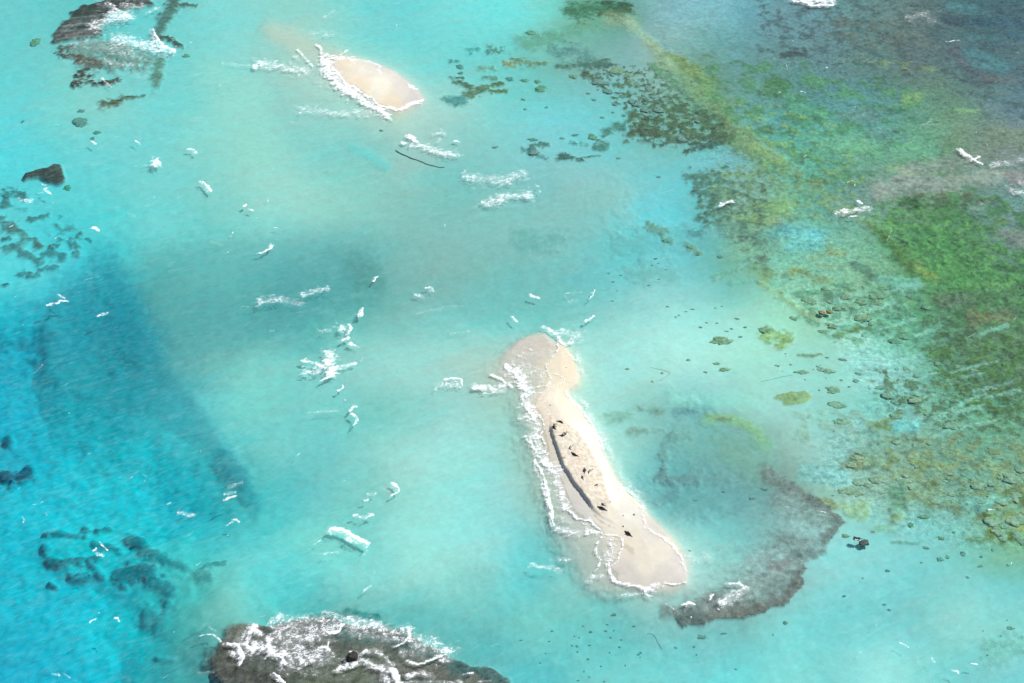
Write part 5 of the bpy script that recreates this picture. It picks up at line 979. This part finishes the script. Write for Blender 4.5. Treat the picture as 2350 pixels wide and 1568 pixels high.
# ------------------------------------------------------------------ seals
def seal_material(name, back, belly, d):
    m = mat(name); n = N(m); geo = n("NewGeometry")
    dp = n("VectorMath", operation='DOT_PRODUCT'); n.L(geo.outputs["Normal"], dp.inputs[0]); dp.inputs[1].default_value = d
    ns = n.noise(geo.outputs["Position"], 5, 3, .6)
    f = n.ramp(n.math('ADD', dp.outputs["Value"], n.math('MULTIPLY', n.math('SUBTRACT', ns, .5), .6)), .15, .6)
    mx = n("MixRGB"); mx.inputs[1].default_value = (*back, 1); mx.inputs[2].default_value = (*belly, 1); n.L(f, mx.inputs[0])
    bs = n("BsdfPrincipled"); bs.inputs["Roughness"].default_value = .55; bs.inputs["Specular IOR Level"].default_value = .2; n.L(mx.outputs[0], bs.inputs["Base Color"])
    o = n("OutputMaterial"); n.L(bs.outputs[0], o.inputs[0]); return m
DARK, GREY, PALE, TANB = (.016, .015, .015), (.10, .095, .09), (.42, .40, .36), (.40, .37, .24)
M_EYE = lump_material("seal_eye", (.003, .003, .003), (.004, .004, .004))
def seal(label, pts, girth, back, belly, bdir, head_first=True, fl_side=(1, 1)):
    """pts: nose to tail, in photo-sheet pixels; one continuous skinned body with flippers"""
    P = [on_sand(*F(*p)) for p in pts]
    P = catmull(P, 10); L = sum((b - a).length for a, b in zip(P, P[1:]))
    acc = [0]
    for a, b in zip(P, P[1:]): acc.append(acc[-1] + (b - a).length)
    def at(t):
        s = t * L
        for i in range(len(P) - 1):
            if acc[i + 1] >= s: k = (s - acc[i]) / max(acc[i + 1] - acc[i], 1e-6); return P[i].lerp(P[i + 1], k)
        return P[-1].copy()
    prof = [(0, .055), (.03, .085), (.08, .115), (.13, .12), (.18, .135), (.27, .20), (.38, .245), (.50, .25), (.62, .215), (.74, .155), (.84, .10), (.91, .065), (.95, .05)]
    me = bpy.data.meshes.new("seal"); co = []; ed = []; rad = []
    base = Vector(at(.5)); 
    for i, (t, r) in enumerate(prof):
        r = r * girth * L / 2.1; p = at(t) - base; p.z = at(t).z - base.z + r * .72 + (.04 if t < .1 else 0)
        co.append(p); rad.append((r, r * .85)); 
        if i: ed.append((i - 1, i))
    def side(t, s):
        tt = (at(min(t + .04, 1)) - at(max(t - .04, 0))).normalized(); sd = Vector((-tt.y, tt.x, 0)).normalized() * s; return tt, sd
    for s in (1, -1):                                   # fore flippers
        tt, sd = side(.27, s); k = .6 if fl_side[0 if s > 0 else 1] else .2
        p0 = co[5]; j = len(co)
        for q, (a, b, w) in enumerate([(.16, .06, .065), (.22, .15, .055), (.27, .24, .035)]):
            c = p0 + (sd * a * (1 + .2 * k) + tt * b) * girth; c.z = max(co[5].z * (.45 - .15 * q), .04); co.append(c); rad.append((w * girth, w * .45 * girth)); ed.append((5 if q == 0 else j + q - 1, j + q))
    for s in (1, -1):                                   # hind flippers
        tt, sd = side(.95, s); p0 = co[12]; j = len(co)
        for q, (a, b, w) in enumerate([(.03, .09, .04), (.055, .18, .035)]):
            c = p0 + (sd * a + tt * b) * girth; c.z = p0.z * .8; co.append(c); rad.append((w * girth, w * .5 * girth)); ed.append((12 if q == 0 else j + q - 1, j + q))
    me.from_pydata([tuple(c) for c in co], ed, []); o = bpy.data.objects.new("seal", me); COL.objects.link(o)
    md = o.modifiers.new("skin", "SKIN"); md.use_smooth_shade = True; sk = me.skin_vertices[0].data
    for i, r in enumerate(rad): sk[i].radius = r
    for q in sk: q.use_root = False
    sk[7].use_root = True
    o.modifiers.new("sub", 'SUBSURF').levels = 2; o.modifiers["sub"].render_levels = 2
    o.location = base; me.materials.append(seal_material("seal_fur", back, belly, bdir)); tag(o, label, "seal", "seals resting on the sand")
    h = co[1]; tt, sd = side(.05, 1)
    for s in (1, -1):
        bm = bmesh.new(); bmesh.ops.create_icosphere(bm, subdivisions=2, radius=.022); ey = mesh_obj("eye", bm, M_EYE, o); ey.location = h + sd * s * .062 * girth + Vector((0, 0, .065)) * girth
    bm = bmesh.new(); bmesh.ops.create_icosphere(bm, subdivisions=2, radius=.03); nz = mesh_obj("nose", bm, M_EYE, o); nz.location = co[0] - tt * .055 * girth + Vector((0, 0, .02))
    return o
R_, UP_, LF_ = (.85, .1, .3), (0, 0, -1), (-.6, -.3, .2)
def Z1(*p): return [(1980 + x / 7.84, 1500 + y / 7.84) for x, y in p]
def Z2(*p): return [(2080 + x / 7.84, 1640 + y / 7.84) for x, y in p]
def Z3(*p): return [(2180 + x / 7.84, 1840 + y / 7.84) for x, y in p]
seal("slim black seal, topmost on the trampled sand", Z1((1032,690),(985,650),(925,630),(830,618)), .95, DARK, GREY, UP_)
seal("curled seal with a yellowish belly at the top of the sand terrace", Z1((872,706),(810,740),(780,800),(800,850),(850,880)), 1.25, (.03,.025,.015), TANB, R_)
seal("bent grey seal with one flipper out, third from the top", Z1((1158,950),(1120,960),(1075,1010),(1000,1055),(915,1038)), 1.15, (.07,.06,.05), (.25,.24,.24), (.3,.5,.55))
seal("hook shaped seal with a pale belly just above the fat black seal", Z2((545,238),(500,265),(455,310),(460,350),(505,370)), 1.05, (.06,.055,.05), PALE, R_)
seal("fat black seal in the middle of the sand terrace", Z2((490,440),(545,490),(610,535),(720,562)), .98, DARK, GREY, UP_)
seal("plump grey seal with a dark back lying up and down the terrace", Z2((865,905),(885,950),(885,1010),(878,1062)), 1.35, (.05,.05,.05), (.2,.2,.2), (.8,0,.1))
seal("arched mottled seal right of the plump grey seal", Z2((1130,948),(1080,965),(1020,1010),(990,1090)), .95, (.05,.05,.045), (.30,.30,.24), R_)
seal("short dark brown seal below the plump grey seal", Z2((800,1125),(812,1165),(815,1205),(848,1252)), 1.05, (.03,.018,.022), (.05,.03,.035), UP_)
seal("small dark seal lying against the long black seal", Z3((600,362),(625,400),(650,430),(702,445)), 1.1, (.03,.03,.028), GREY, UP_)
seal("long black seal at the foot of the sand terrace", Z3((470,478),(540,500),(630,540),(760,598)), 1.0, DARK, GREY, UP_)
seal("broad black seal lying alone, lowest on the island", Z3((1275,1195),(1330,1235),(1400,1290),(1495,1358)), 1.12, (.010,.010,.010), DARK, UP_)
